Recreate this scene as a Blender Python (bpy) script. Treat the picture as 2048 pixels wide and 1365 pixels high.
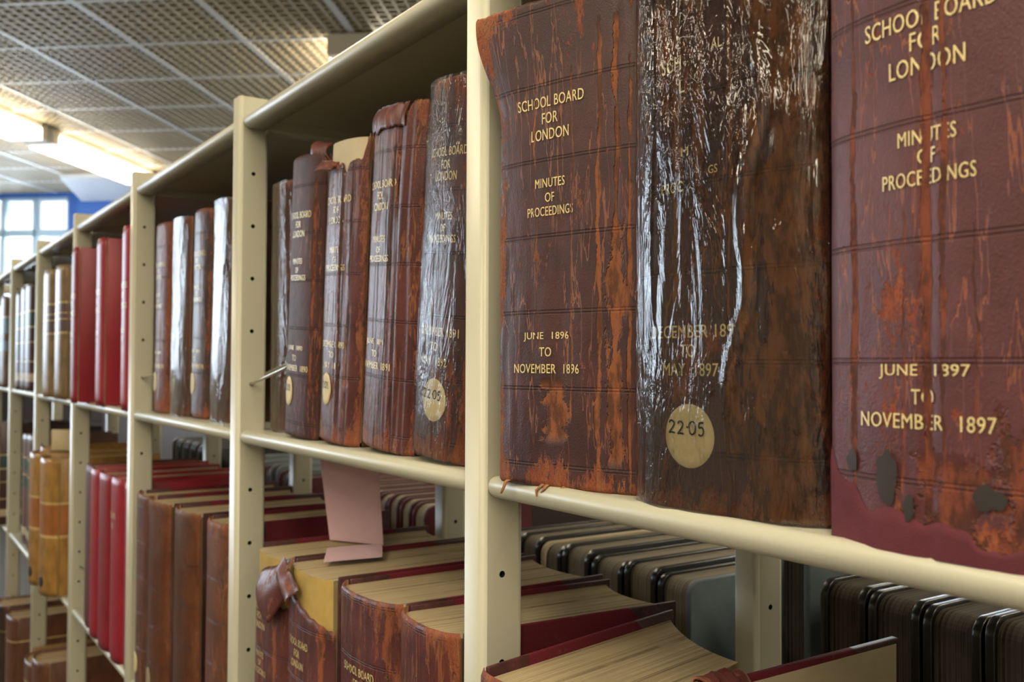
import bpy, bmesh, math, random
from mathutils import Vector, Matrix, noise

# ------------------------------------------------------------------ scene, camera, light
for o in list(bpy.data.objects):
    bpy.data.objects.remove(o, do_unlink=True)
S = bpy.context.scene
COL = S.collection
ZC = 1.45                                    # camera height above the floor
cam_d = bpy.data.cameras.new('camera')
cam = bpy.data.objects.new('camera', cam_d); COL.objects.link(cam)
cam_d.sensor_fit = 'HORIZONTAL'; cam_d.sensor_width = 36.0
cam_d.lens = 1903.7285 / 2048 * 36.0
cam_d.clip_start = 0.02; cam_d.clip_end = 200
YAW, PITCH, ROLL = .9763, .0246, .0038
cF = Vector((-math.sin(YAW)*math.cos(PITCH), math.cos(YAW)*math.cos(PITCH), math.sin(PITCH)))
cR = Vector((math.cos(YAW), math.sin(YAW), 0)); cU = cR.cross(cF)
cR, cU = math.cos(ROLL)*cR + math.sin(ROLL)*cU, -math.sin(ROLL)*cR + math.cos(ROLL)*cU
cam.matrix_world = Matrix(((cR.x, cU.x, -cF.x, .6609), (cR.y, cU.y, -cF.y, -.399), (cR.z, cU.z, -cF.z, ZC), (0, 0, 0, 1)))
cam_d.dof.use_dof = True; cam_d.dof.focus_distance = .69; cam_d.dof.aperture_fstop = 10.5
S.camera = cam

S.view_settings.view_transform = 'Standard'
S.view_settings.look = 'None'
S.view_settings.gamma = 1.0
S.view_settings.use_curve_mapping = False
S.view_settings.exposure = 0.0
S.cycles.adaptive_threshold = .02; S.cycles.max_bounces = 8; S.cycles.diffuse_bounces = 2; S.cycles.glossy_bounces = 3; S.cycles.transmission_bounces = 3; S.cycles.transparent_max_bounces = 12

W_ = bpy.data.worlds.new('daylight'); S.world = W_; W_.use_nodes = True
bg = W_.node_tree.nodes['Background']
bg.inputs['Color'].default_value = (.80, .90, 1.0, 1); bg.inputs['Strength'].default_value = 3.0

# room axes: the room stands at an angle to the shelves
RA = math.radians(140)
R1 = Vector((math.cos(RA), math.sin(RA), 0)); R2 = Vector((R1.y, -R1.x, 0))   # R1 down the room, R2 to the right across it
def room(a, b, z): return R1*a + R2*b + Vector((0, 0, z + ZC))
R1_MIN, R1_MAX, R2_MIN, R2_MAX = -6.6, 8.2, -6.4, 5.0
Z_CEIL, Z_FLOOR = 1.70, -ZC

def area_light(name, loc, direction, sx, sy, power, color):
    l = bpy.data.lights.new(name, 'AREA'); l.shape = 'RECTANGLE'; l.size = sx; l.size_y = sy
    l.energy = power; l.color = color
    o = bpy.data.objects.new(name, l); COL.objects.link(o)
    o.location = loc; o.rotation_euler = Vector(direction).to_track_quat('-Z', 'Z').to_euler()
    return o
DAY = (.72, .86, 1.0)
# daylight through the windows of the left-hand wall and of the far wall
LEFT_WINDOWS = [(1.9, 3.5), (4.0, 5.6), (6.1, 7.7)]
for a0, a1 in LEFT_WINDOWS:
    area_light('window_daylight', room((a0+a1)/2, R2_MIN - .14, .77), R2, a1-a0-.1, 1.7, 62 + 26*(a0 > 3) + 30*(a0 > 6), DAY)
FAR_WINDOW = (-6.3, -5.27)
FAR_WINDOW_2 = (1.0, 3.6)
area_light('window_daylight', room(R1_MAX + .16, -5.78, .77), -R1, .95, 1.7, 70, DAY)
area_light('window_daylight', room(R1_MAX + .16, 2.3, .77), -R1, 2.5, 1.7, 70, DAY)

# ------------------------------------------------------------------ helpers
def tag(o, label=None, cat=None, group=None, kind=None):
    if label: o['label'] = label
    if cat: o['category'] = cat
    if group: o['group'] = group
    if kind: o['kind'] = kind
    return o
def empty(name, loc=(0, 0, 0), label=None, cat=None, group=None, rot=(0, 0, 0)):
    o = bpy.data.objects.new(name, None); COL.objects.link(o)
    o.location = loc; o.rotation_euler = rot; o.empty_display_size = .05
    return tag(o, label, cat, group)

class MB:
    """collects vertices, faces, uvs and material slots and links them as one mesh object"""
    def __init__(s): s.v = []; s.f = []; s.uv = []; s.m = []; s.sm = []
    def vert(s, p): s.v.append(tuple(p)); return len(s.v) - 1
    def face(s, idx, uv=None, m=0, smooth=False):
        s.f.append(tuple(idx)); s.uv.append(uv); s.m.append(m); s.sm.append(smooth)
    def grid(s, P, nu, nv, UV=None, m=0, smooth=True, flip=False):
        b = len(s.v)
        for j in range(nv + 1):
            for i in range(nu + 1): s.v.append(tuple(P(i, j)))
        for j in range(nv):
            for i in range(nu):
                q = [(i, j), (i+1, j), (i+1, j+1), (i, j+1)]
                if flip: q.reverse()
                s.face([b + jj*(nu+1) + ii for ii, jj in q], [UV(ii, jj) for ii, jj in q] if UV else None, m, smooth)
        return b
    def box(s, x0, x1, y0, y1, z0, z1, m=0, M=None):
        b = len(s.v)
        for z in (z0, z1):
            for x, y in ((x0, y0), (x1, y0), (x1, y1), (x0, y1)):
                p = Vector((x, y, z)); s.v.append(tuple(M @ p if M else p))
        for q in ((3, 2, 1, 0), (4, 5, 6, 7), (0, 1, 5, 4), (1, 2, 6, 5), (2, 3, 7, 6), (3, 0, 4, 7)):
            s.face([b + k for k in q], None, m)
    def bbox(s, x0, x1, y0, y1, z0, z1, r=.001, seg=2, m=0, M=None, uvf=None, smooth=True):
        bm = bmesh.new(); bmesh.ops.create_cube(bm, size=1)
        for v in bm.verts:
            v.co = ((x0+x1)/2 + v.co.x*(x1-x0), (y0+y1)/2 + v.co.y*(y1-y0), (z0+z1)/2 + v.co.z*(z1-z0))
        bmesh.ops.bevel(bm, geom=list(bm.edges), offset=r, segments=seg, affect='EDGES', profile=.5)
        s.add_bm(bm, m, M, uvf, smooth); bm.free()
    def add_bm(s, bm, m=0, M=None, uvf=None, smooth=True):
        b = len(s.v); bm.verts.index_update()
        for v in bm.verts: s.v.append(tuple(M @ v.co if M else v.co))
        for f in bm.faces:
            s.face([b + v.index for v in f.verts], [uvf(v.co) for v in f.verts] if uvf else None, m, smooth)
    def tube(s, pts, r, n=10, m=0, caps=True):
        pts = [Vector(p) for p in pts]; rings = []
        up = Vector((.123, .31, .95))
        for k, p in enumerate(pts):
            t = (pts[min(k+1, len(pts)-1)] - pts[max(k-1, 0)]).normalized()
            a = t.cross(up).normalized(); c = t.cross(a).normalized()
            rr = r[k] if isinstance(r, (list, tuple)) else r
            rings.append([s.vert(p + (a*math.cos(2*math.pi*i/n) + c*math.sin(2*math.pi*i/n))*rr) for i in range(n)])
        for k in range(len(rings) - 1):
            for i in range(n):
                s.face([rings[k][i], rings[k+1][i], rings[k+1][(i+1) % n], rings[k][(i+1) % n]], None, m, True)
        if caps:
            s.face(rings[0], None, m); s.face(rings[-1][::-1], None, m)
    def build(s, name, mats, parent=None, label=None, loc=None):
        me = bpy.data.meshes.new(name); me.from_pydata(s.v, [], s.f)
        if any(u is not None for u in s.uv):
            lay = me.uv_layers.new(name='UVMap'); k = 0
            for u, f in zip(s.uv, s.f):
                for q in range(len(f)):
                    lay.data[k].uv = u[q] if u else (0, 0); k += 1
        me.polygons.foreach_set('material_index', s.m); me.polygons.foreach_set('use_smooth', s.sm)
        for mm in (mats if isinstance(mats, (list, tuple)) else [mats]): me.materials.append(mm)
        me.update()
        o = bpy.data.objects.new(name, me); COL.objects.link(o)
        if parent: o.parent = parent
        if loc: o.location = loc
        if label: o['label'] = label
        return o

def nz(x, y, z=0.0): return noise.noise(Vector((x, y, z)))          # about -1..1
def lerp(a, b, t): return a + (b-a)*t
def sstep(a, b, x):
    t = max(0, min(1, (x-a)/(b-a))); return t*t*(3-2*t)

# ------------------------------------------------------------------ materials
class NT:
    def __init__(s, name):
        s.mat = bpy.data.materials.new(name); s.mat.use_nodes = True
        s.t = s.mat.node_tree; s.t.nodes.clear()
        s.out = s.t.nodes.new('ShaderNodeOutputMaterial')
    def put(s, sock, v):
        if isinstance(v, bpy.types.NodeSocket): s.t.links.new(v, sock)
        elif v is not None:
            if isinstance(v, (tuple, list)) and sock.type == 'RGBA' and len(v) == 3: v = (*v, 1)
            sock.default_value = v
    def node(s, typ, props=None, **ins):
        n = s.t.nodes.new(typ)
        for k, v in (props or {}).items(): setattr(n, k, v)
        for k, v in ins.items():
            k2 = int(k[1:]) if k[0] == '_' and k[1:].isdigit() else k.replace('_', ' ')
            s.put(n.inputs[k2], v)
        return n
    def math(s, op, a, b=None, c=None, clamp=False):
        n = s.node('ShaderNodeMath', {'operation': op, 'use_clamp': clamp}, _0=a)
        if b is not None: s.put(n.inputs[1], b)
        if c is not None: s.put(n.inputs[2], c)
        return n.outputs[0]
    def vec(s, op, a, b=None):
        n = s.node('ShaderNodeVectorMath', {'operation': op}, _0=a)
        if b is not None: s.put(n.inputs[1], b)
        return n.outputs[0]
    def noise(s, vec, scale=1., detail=4., rough=.55, dist=0.):
        n = s.node('ShaderNodeTexNoise', None, Vector=vec, Scale=scale, Detail=detail, Roughness=rough, Distortion=dist)
        return n.outputs[0]
    def rng(s, v, a, b, c=0., d=1., smooth=True):
        n = s.node('ShaderNodeMapRange', {'interpolation_type': 'SMOOTHSTEP' if smooth else 'LINEAR'}, _0=v, _1=a, _2=b, _3=c, _4=d)
        return n.outputs[0]
    def mix(s, f, a, b):
        n = s.node('ShaderNodeMix', {'data_type': 'RGBA'})
        s.put(n.inputs[0], f); s.put(n.inputs[6], a); s.put(n.inputs[7], b)
        return n.outputs[2]
    def bump(s, h, strength=.5, dist=.001, normal=None):
        n = s.node('ShaderNodeBump', None, Height=h, Strength=strength, Distance=dist)
        if normal is not None: s.put(n.inputs['Normal'], normal)
        return n.outputs[0]
    def bsdf(s, color, rough=.5, normal=None, metal=0., spec=.5, **kw):
        n = s.node('ShaderNodeBsdfPrincipled', None, Base_Color=color, Roughness=rough, Metallic=metal)
        s.put(n.inputs['Specular IOR Level'], spec)
        if normal is not None: s.put(n.inputs['Normal'], normal)
        for k, v in kw.items(): s.put(n.inputs[k.replace('_', ' ')], v)
        return n.outputs[0]
    def done(s, sh): s.t.links.new(sh, s.out.inputs[0]); return s.mat
    def obj(s): return s.node('ShaderNodeTexCoord').outputs['Object']
    def uv(s, seed=0.): 
        u = s.node('ShaderNodeUVMap').outputs[0]
        return u, s.vec('ADD', u, (seed*1.37, seed*2.11, seed*.77))

def paint(name, col, rough=.4, grain=.15, scale=900., spec=.5):
    n = NT(name); o = n.obj()
    g = n.noise(o, scale, 2., .5); v = n.noise(o, 3., 2., .5)
    c = n.mix(n.rng(v, .3, .7), tuple(k*.94 for k in col), col)
    return n.done(n.bsdf(c, rough, n.bump(g, grain, .0004), 0, spec))

M_CREAM = paint('cream_enamel', (.52, .505, .385), .34, .12, 700.)
M_HOLESHADE = paint('hole_shade', (.006, .006, .005), .9)  # near-black colour stands in for the shade inside the peg holes
M_STEEL = NT('bright_wire'); M_STEEL = M_STEEL.done(M_STEEL.bsdf((.55, .52, .46), .28, None, 1.0))
M_SHADEPANEL = paint('brown_shade_panel', (.06, .05, .04), .6)

def m_pages(name, col, dark, seed=0.):
    n = NT(name); o = n.vec('ADD', n.obj(), (seed, seed*.3, 0))
    a = n.noise(n.vec('MULTIPLY', o, (900., 3., 3.)), 1., 3., .6)
    b = n.noise(n.vec('MULTIPLY', o, (170., 2., 2.)), 1., 3., .6)
    d = n.noise(o, 30., 4., .6)
    c = n.mix(n.rng(a, .35, .62), dark, col)
    c = n.mix(n.rng(b, .36, .46), tuple(k*.72 for k in dark), c)
    c = n.mix(n.rng(d, .45, .75), c, tuple(k*.78 for k in col))
    h = n.math('ADD', a, b)
    return n.done(n.bsdf(c, .85, n.bump(h, .6, .0012), 0, .2))
M_PAGES = m_pages('aged_page_edges', (.50, .40, .24), (.30, .23, .125))
M_PAGES_TAN = m_pages('tan_page_edges', (.52, .37, .19), (.33, .22, .10), 2.)
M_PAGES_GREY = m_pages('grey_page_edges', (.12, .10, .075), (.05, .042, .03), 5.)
M_PAGES_MID = m_pages('dusty_page_edges', (.30, .265, .20), (.15, .125, .09), 6.)
M_PAGES_CREAM = m_pages('cream_page_edges', (.60, .54, .40), (.46, .40, .28), 7.)

def crack_mask(n, uv, cracks, seed):
    """cracks: (s0, width, wobble, z0, z1, frequency); returns a 0..1 socket"""
    sep = n.node('ShaderNodeSeparateXYZ', None, Vector=uv)
    s_, z_ = sep.outputs[0], sep.outputs[1]; out = None
    for k, (s0, w, wob, z0, z1, fr) in enumerate(cracks):
        comb = n.node('ShaderNodeCombineXYZ', None, X=seed*3.1 + k*7.7, Y=n.math('MULTIPLY', z_, fr)).outputs[0]
        nn = n.noise(comb, 1., 5., .62)
        comb2 = n.node('ShaderNodeCombineXYZ', None, X=seed*1.9 + k*3.3 + 40, Y=n.math('MULTIPLY', z_, fr*1.7), Z=n.math('MULTIPLY', s_, 60.)).outputs[0]
        wn = n.noise(comb2, 1., 5., .7)
        d = n.math('ABSOLUTE', n.math('SUBTRACT', n.math('SUBTRACT', s_, s0), n.math('MULTIPLY', n.math('SUBTRACT', nn, .5), wob)))
        ww = n.math('MULTIPLY', n.rng(wn, .32, .68, .1, 1.9), w)
        m = n.rng(n.math('DIVIDE', d, ww), .75, 1.1, 1., 0.)
        m = n.math('MULTIPLY', m, n.rng(z_, z0-.004, z0+.006)); m = n.math('MULTIPLY', m, n.rng(z_, z1-.006, z1+.004, 1., 0.))
        out = m if out is None else n.math('MAXIMUM', out, m)
    return out

def m_leather(name, dark, mid, rust, tan, Sl, H, wear=.56, crack=.012, rough=.36, seed=0., cracks=(), bands=(.0145, .0555), stretch=(60., 12.), edge=.16, grain=.5, fold=0., spec=.5, tail=.22, head=.14, crackcol=None):
    n = NT(name); u0, uv = n.uv(seed)
    sep = n.node('ShaderNodeSeparateXYZ', None, Vector=u0); s_, z_ = sep.outputs[0], sep.outputs[1]
    n1 = n.noise(n.vec('MULTIPLY', uv, (stretch[0], stretch[1], 1.)), 1., 5., .62, .4)
    n2 = n.noise(n.vec('MULTIPLY', uv, (420., 160., 1.)), 1., 4., .6)
    n3 = n.noise(n.vec('MULTIPLY', uv, (25., 18., 1.)), 1., 5., .6)
    ed = n.math('MINIMUM', s_, n.math('SUBTRACT', Sl, s_))
    eb = n.rng(ed, 0., .016, edge, 0.)
    eb = n.math('ADD', eb, n.rng(z_, 0., .034, tail, 0.))
    eb = n.math('ADD', eb, n.rng(n.math('SUBTRACT', H, z_), 0., .03, head, 0.))
    n4 = n.noise(n.vec('MULTIPLY', uv, (1300., 520., 1.)), 1., 3., .6)
    fine = n.math('ADD', n.math('MULTIPLY', n.math('SUBTRACT', n2, .5), .42), n.math('MULTIPLY', n.math('SUBTRACT', n4, .5), .26))
    w = n.math('ADD', n.math('ADD', n1, fine), eb)
    wm = n.rng(w, wear, wear+.05)
    c = n.mix(n.rng(n3, .35, .68), dark, mid)
    c = n.mix(n.math('MULTIPLY', n.rng(n2, .52, .75), .35), c, tuple(k*.55 for k in dark))
    rc = n.mix(n.rng(n.noise(n.vec('MULTIPLY', uv, (160., 60., 1.)), 1., 4., .6), .42, .66), rust, tan)
    rc = n.mix(n.math('MULTIPLY', n.rng(n4, .46, .62), .6), rc, tuple(k*.38 for k in rust))
    c = n.mix(wm, c, rc)
    # fine vertical cracking
    nc = n.noise(n.vec('MULTIPLY', uv, (75., 8., 1.)), 1., 4., .6, .3)
    cm = n.rng(n.math('ABSOLUTE', n.math('SUBTRACT', nc, .5)), crack*.5, crack, 1., 0.)
    cm = n.math('MULTIPLY', cm, n.rng(n.noise(n.vec('MULTIPLY', uv, (18., 9., 1.)), 1., 2.), .42, .55))
    c = n.mix(n.math('MULTIPLY', cm, .8), c, tuple(k*.9 for k in tan))
    hgt = n.math('MULTIPLY', n.noise(n.vec('MULTIPLY', uv, (1100., 700., 1.)), 1., 3., .6), grain)
    hgt = n.math('SUBTRACT', hgt, n.math('MULTIPLY', wm, .5))
    hgt = n.math('SUBTRACT', hgt, n.math('MULTIPLY', cm, .9))
    hgt = n.math('ADD', hgt, n.math('MULTIPLY', n2, .35))
    if fold:
        fo = n.noise(n.vec('MULTIPLY', uv, (150., 7., 1.)), 1., 5., .6, .2)
        hgt = n.math('ADD', hgt, n.math('MULTIPLY', fo, fold))
    if bands:
        r = n.math('MODULO', n.math('ADD', n.math('SUBTRACT', z_, bands[0]), bands[1]*10), bands[1])
        b1 = n.rng(n.math('ABSOLUTE', n.math('SUBTRACT', r, .0008)), .0003, .0008, 1., 0.)
        b2 = n.rng(n.math('ABSOLUTE', n.math('SUBTRACT', r, .0030)), .0003, .0008, 1., 0.)
        bm_ = n.math('MULTIPLY', n.math('MAXIMUM', b1, b2), n.math('SUBTRACT', 1., wm))
        c = n.mix(n.math('MULTIPLY', bm_, .55), c, tuple(k*.3 for k in dark))
        hgt = n.math('SUBTRACT', hgt, n.math('MULTIPLY', bm_, .6))
    if cracks:
        k = crack_mask(n, u0, cracks, seed)
        kc = crackcol or tuple(a*.8 + b*.2 for a, b in zip(rust, tan))
        kk = n.mix(n.rng(n.noise(n.vec('MULTIPLY', uv, (110., 38., 1.)), 1., 4., .65), .42, .60), kc, tuple(q*.38 for q in kc))
        c = n.mix(k, c, kk); hgt = n.math('SUBTRACT', hgt, n.math('MULTIPLY', k, 2.2))
        wm = n.math('MAXIMUM', wm, k)
    ro = n.math('ADD', n.math('MULTIPLY', wm, .38), rough)
    ro = n.math('ADD', ro, n.math('MULTIPLY', n.math('SUBTRACT', n2, .5), .2))
    return n.done(n.bsdf(c, ro, n.bump(hgt, .75, .0009), 0, spec))

def m_gold(name, seed=0., wear=.60, cracks=(), col=(.86, .70, .33), shift=0.):
    n = NT(name); u0, uv = n.uv(seed)
    w = n.noise(n.vec('MULTIPLY', uv, (230., 120., 1.)), 1., 4., .65)
    m = n.rng(w, wear, wear+.06)
    f = n.noise(n.vec('MULTIPLY', uv, (900., 900., 1.)), 1., 2., .6)
    c = n.mix(n.rng(f, .4, .7), col, tuple(k*.72 for k in col))
    if cracks: m = n.math('MAXIMUM', m, crack_mask(n, u0, cracks, seed))
    b = n.bsdf(c, .36, n.bump(f, .3, .0003), .12, .6)
    t = n.node('ShaderNodeBsdfTransparent').outputs[0]
    x = n.node('ShaderNodeMixShader'); n.put(x.inputs[0], m); n.put(x.inputs[1], b); n.put(x.inputs[2], t)
    return n.done(x.outputs[0])

def m_film(name, seed=0., amp=1., base=.05, gain=1.25, stretch=(45., 9.)):
    """clear wrinkled polyester book jacket"""
    n = NT(name); u0, uv = n.uv(seed)
    a = n.noise(n.vec('MULTIPLY', uv, (stretch[0], stretch[1], 1.)), 1., 4., .6, 1.2)
    rid = n.math('ABSOLUTE', n.math('SUBTRACT', a, .5))
    b = n.noise(n.vec('MULTIPLY', uv, (170., 60., 1.)), 1., 3., .6, .8)
    area = n.rng(n.noise(n.vec('MULTIPLY', uv, (16., 8., 1.)), 1., 2.), .40, .62)
    h = n.math('ADD', n.math('MULTIPLY', rid, -2.2), n.math('MULTIPLY', n.math('MULTIPLY', b, area), .9))
    nn = n.bump(h, min(1., .8*amp), .0015*amp)
    fr = n.node('ShaderNodeFresnel', None, IOR=1.5, Normal=nn).outputs[0]
    fac = n.math('ADD', n.math('MULTIPLY', fr, gain*.85), base*.25, clamp=True)
    g = n.node('ShaderNodeBsdfGlossy', None, Color=(1, 1, 1), Roughness=.09, Normal=nn).outputs[0]
    t = n.node('ShaderNodeBsdfTransparent', None, Color=(.97, .965, .95)).outputs[0]
    x = n.node('ShaderNodeMixShader'); n.put(x.inputs[0], fac); n.put(x.inputs[1], t); n.put(x.inputs[2], g)
    return n.done(x.outputs[0])

def m_half(name, leather, cloth, D, H, rough=.45, seed=0., corner=.055, strip=.045):
    """half leather board: leather at the spine side and fore-edge corners, cloth between; uv = (depth, height)"""
    n = NT(name); u0, uv = n.uv(seed)
    sep = n.node('ShaderNodeSeparateXYZ', None, Vector=u0); y_, z_ = sep.outputs[0], sep.outputs[1]
    g = n.noise(n.vec('MULTIPLY', uv, (700., 700., 1.)), 1., 3., .6)
    d = n.noise(n.vec('MULTIPLY', uv, (60., 60., 1.)), 1., 5., .65)
    lm = n.rng(y_, strip, strip+.001, 1., 0.)
    cd = n.math('ADD', n.math('SUBTRACT', D, y_), n.math('MINIMUM', n.math('SUBTRACT', H, z_), z_))
    lm = n.math('MAXIMUM', lm, n.rng(cd, corner, corner+.001, 1., 0.))
    cl = n.mix(n.rng(g, .3, .7), cloth, tuple(k*.7 for k in cloth))
    le = n.mix(n.rng(d, .35, .65), leather, tuple(k*1.7 for k in leather))
    c = n.mix(lm, cl, le)
    c = n.mix(n.rng(d, .62, .72), c, (.16, .055, .03))
    ro = n.math('SUBTRACT', .8, n.math('MULTIPLY', lm, .8-rough))
    return n.done(n.bsdf(c, ro, n.bump(g, .5, .0006), 0, .4))

def m_cloth(name, col, rough=.5, seed=0., spec=.4, mott=.75):
    n = NT(name); o = n.vec('ADD', n.obj(), (seed, seed*2, seed*3))
    g = n.noise(n.vec('MULTIPLY', o, (1., 1., 1.)), 900., 2., .5); d = n.noise(o, 25., 5., .6)
    c = n.mix(n.rng(d, .35, .7), col, tuple(k*mott for k in col))
    return n.done(n.bsdf(c, rough, n.bump(g, .35, .0005), 0, spec))

M_LINING = m_cloth('raw_leather_back', (.30, .13, .05), .8, 1.)
M_MULL = m_cloth('yellow_spine_lining', (.52, .36, .11), .85, 3., .2)
M_PASTE = m_cloth('cream_endpaper', (.58, .50, .34), .8, 4., .2, .88)
M_FLAP = None
M_BLACKB = m_cloth('black_bookcloth', (.010, .010, .011), .26, 2., .7)
M_SLATEB = m_cloth('slate_bookcloth', (.17, .21, .235), .5, 2.5, .4, .85)
M_REDB = m_cloth('dark_red_bookcloth', (.10, .012, .018), .5, 2.7)
M_STICK = m_cloth('cream_sticker', (.70, .60, .34), .55, 9., .3, .9)
M_INK = m_cloth('black_ink', (.012, .012, .012), .5, 9.)
M_PINK = m_cloth('pink_paper', (.62, .42, .46), .85, 9., .15, .93)
M_CARD = m_cloth('cream_card', (.68, .58, .38), .8, 9., .2, .93)

# ------------------------------------------------------------------ books
M_FLAP = m_leather('torn_maroon_leather', (.10, .028, .024), (.15, .045, .038), (.26, .07, .03), (.34, .13, .05), 1., 1., wear=.60, seed=6., edge=0, tail=0, head=0, bands=None, stretch=(60., 40.))
FONT_CACHE = {}
def text_mesh(txt):
    """vertices and triangles of one line of capitals, scaled to width 1 and cap height 1, centred"""
    if txt in FONT_CACHE: return FONT_CACHE[txt]
    cu = bpy.data.curves.new('lettering', 'FONT'); cu.body = txt; cu.size = 1; cu.resolution_u = 3;
    cu.space_character = 1.06; cu.space_word = 1.15
    ob = bpy.data.objects.new('lettering', cu); COL.objects.link(ob)
    dg = bpy.context.evaluated_depsgraph_get(); dg.update()
    me = bpy.data.meshes.new_from_object(ob.evaluated_get(dg))
    vs = [tuple(v.co) for v in me.vertices]; fs = [tuple(p.vertices) for p in me.polygons]
    bpy.data.objects.remove(ob); bpy.data.curves.remove(cu); bpy.data.meshes.remove(me)
    nv_ = len(vs)                                # a second strike slightly to the right makes the strokes bolder
    vs = vs + [(v[0] + .022, v[1] + .004) for v in vs]; fs = fs + [tuple(k + nv_ for k in f) for f in fs]
    x0, x1 = min(v[0] for v in vs), max(v[0] for v in vs); y0, y1 = min(v[1] for v in vs), max(v[1] for v in vs)
    vs = [((v[0]-(x0+x1)/2)/(x1-x0), (v[1]-(y0+y1)/2)/(y1-y0)) for v in vs]
    FONT_CACHE[txt] = (vs, fs); return vs, fs

class Spine:
    """outer surface of a rounded spine, by fraction t across (0 left .. 1 right) and height z"""
    def __init__(s, T, bulge, skew=0., p=2.4, q=.62, disp=None, deform=None):
        s.T, s.b, s.k, s.p, s.q = T, bulge, skew, p, q; s.disp = disp; s.deform = deform
        N = 240; s.tab = [0.]
        pp = s.prof(0)
        for i in range(1, N+1):
            c = s.prof(i/N); s.tab.append(s.tab[-1] + math.hypot(c[0]-pp[0], c[1]-pp[1])); pp = c
        s.L = s.tab[-1]; s.N = N
    def prof(s, t):
        u = .5 - .5*math.cos(math.pi*t); w = abs(2*u-1)
        return (s.T*u, s.k*u - s.b*max(0., 1-w**s.p)**s.q)
    def t_of_s(s, a):
        a = max(0., min(s.L, a)); lo, hi = 0, s.N
        while hi - lo > 1:
            m = (lo+hi)//2
            if s.tab[m] <= a: lo = m
            else: hi = m
        d = s.tab[hi]-s.tab[lo]; return (lo + ((a-s.tab[lo])/d if d > 0 else 0))/s.N
    def s_of_t(s, t):
        k = min(s.N-1, int(t*s.N)); return lerp(s.tab[k], s.tab[k+1], t*s.N-k)
    def at(s, t, z, off=0.):
        x, y = s.prof(t)
        a, b = s.prof(max(0, t-.01)), s.prof(min(1, t+.01))
        nx, ny = (b[1]-a[1]), -(b[0]-a[0]); l = math.hypot(nx, ny) or 1
        d = off + (s.disp(s.s_of_t(t), z) if s.disp else 0.)
        P = Vector((x + nx/l*d, y + ny/l*d, z))
        if s.deform: P = P + Vector(s.deform(t, z))
        return P

def spine_part(sp, H, mat, parent, nu, nv, ztop=None, zbot=None, thick=.0025, cap=.003, name='spine', lining=None):
    zt = ztop or (lambda t: H); zb = zbot or (lambda t: 0.)
    mb = MB()
    def P(i, j, off=0.):
        t = i/nu; z = lerp(zb(t), zt(t), j/nv)
        e = min(z - zb(t), zt(t) - z)
        if cap and e < cap and not off: off = -.0018*(1-e/cap)**2
        return sp.at(t, z, off)
    UV = lambda i, j: (sp.s_of_t(i/nu), lerp(zb(i/nu), zt(i/nu), j/nv))
    b0 = mb.grid(lambda i, j: P(i, j), nu, nv, UV, 0)
    nv2 = max(2, nv//6)
    b1 = mb.grid(lambda i, j: sp.at(i/nu, lerp(zb(i/nu), zt(i/nu), j/nv2), -thick), nu, nv2, lambda i, j: (0, 0), 1, True, True)
    for i in range(nu):                                        # top and bottom rims
        a, c = b0 + nv*(nu+1) + i, b1 + nv2*(nu+1) + i
        mb.face([a, a+1, c+1, c], [UV(i, nv), UV(i+1, nv), UV(i+1, nv), UV(i, nv)], 0, False)
        mb.face([b0+i+1, b0+i, b1+i, b1+i+1], [UV(i+1, 0), UV(i, 0), UV(i, 0), UV(i+1, 0)], 0, False)
    return mb.build(name, [mat, lining or M_LINING], parent)

def lettering(sp, lines, mat, parent, off=.0007, name='gilt_lettering'):
    mb = MB()
    for txt, w, z, cx, ch in lines:
        vs, fs = text_mesh(txt); b = len(mb.v); uv = []
        for x, y in vs:
            s_ = sp.L/2 + cx + x*w; zz = z + y*ch
            mb.v.append(tuple(sp.at(sp.t_of_s(s_), zz, off))); uv.append((s_, zz))
        for f in fs: mb.face([b+k for k in f], [uv[k] for k in f])
    return mb.build(name, mat, parent)

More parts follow.
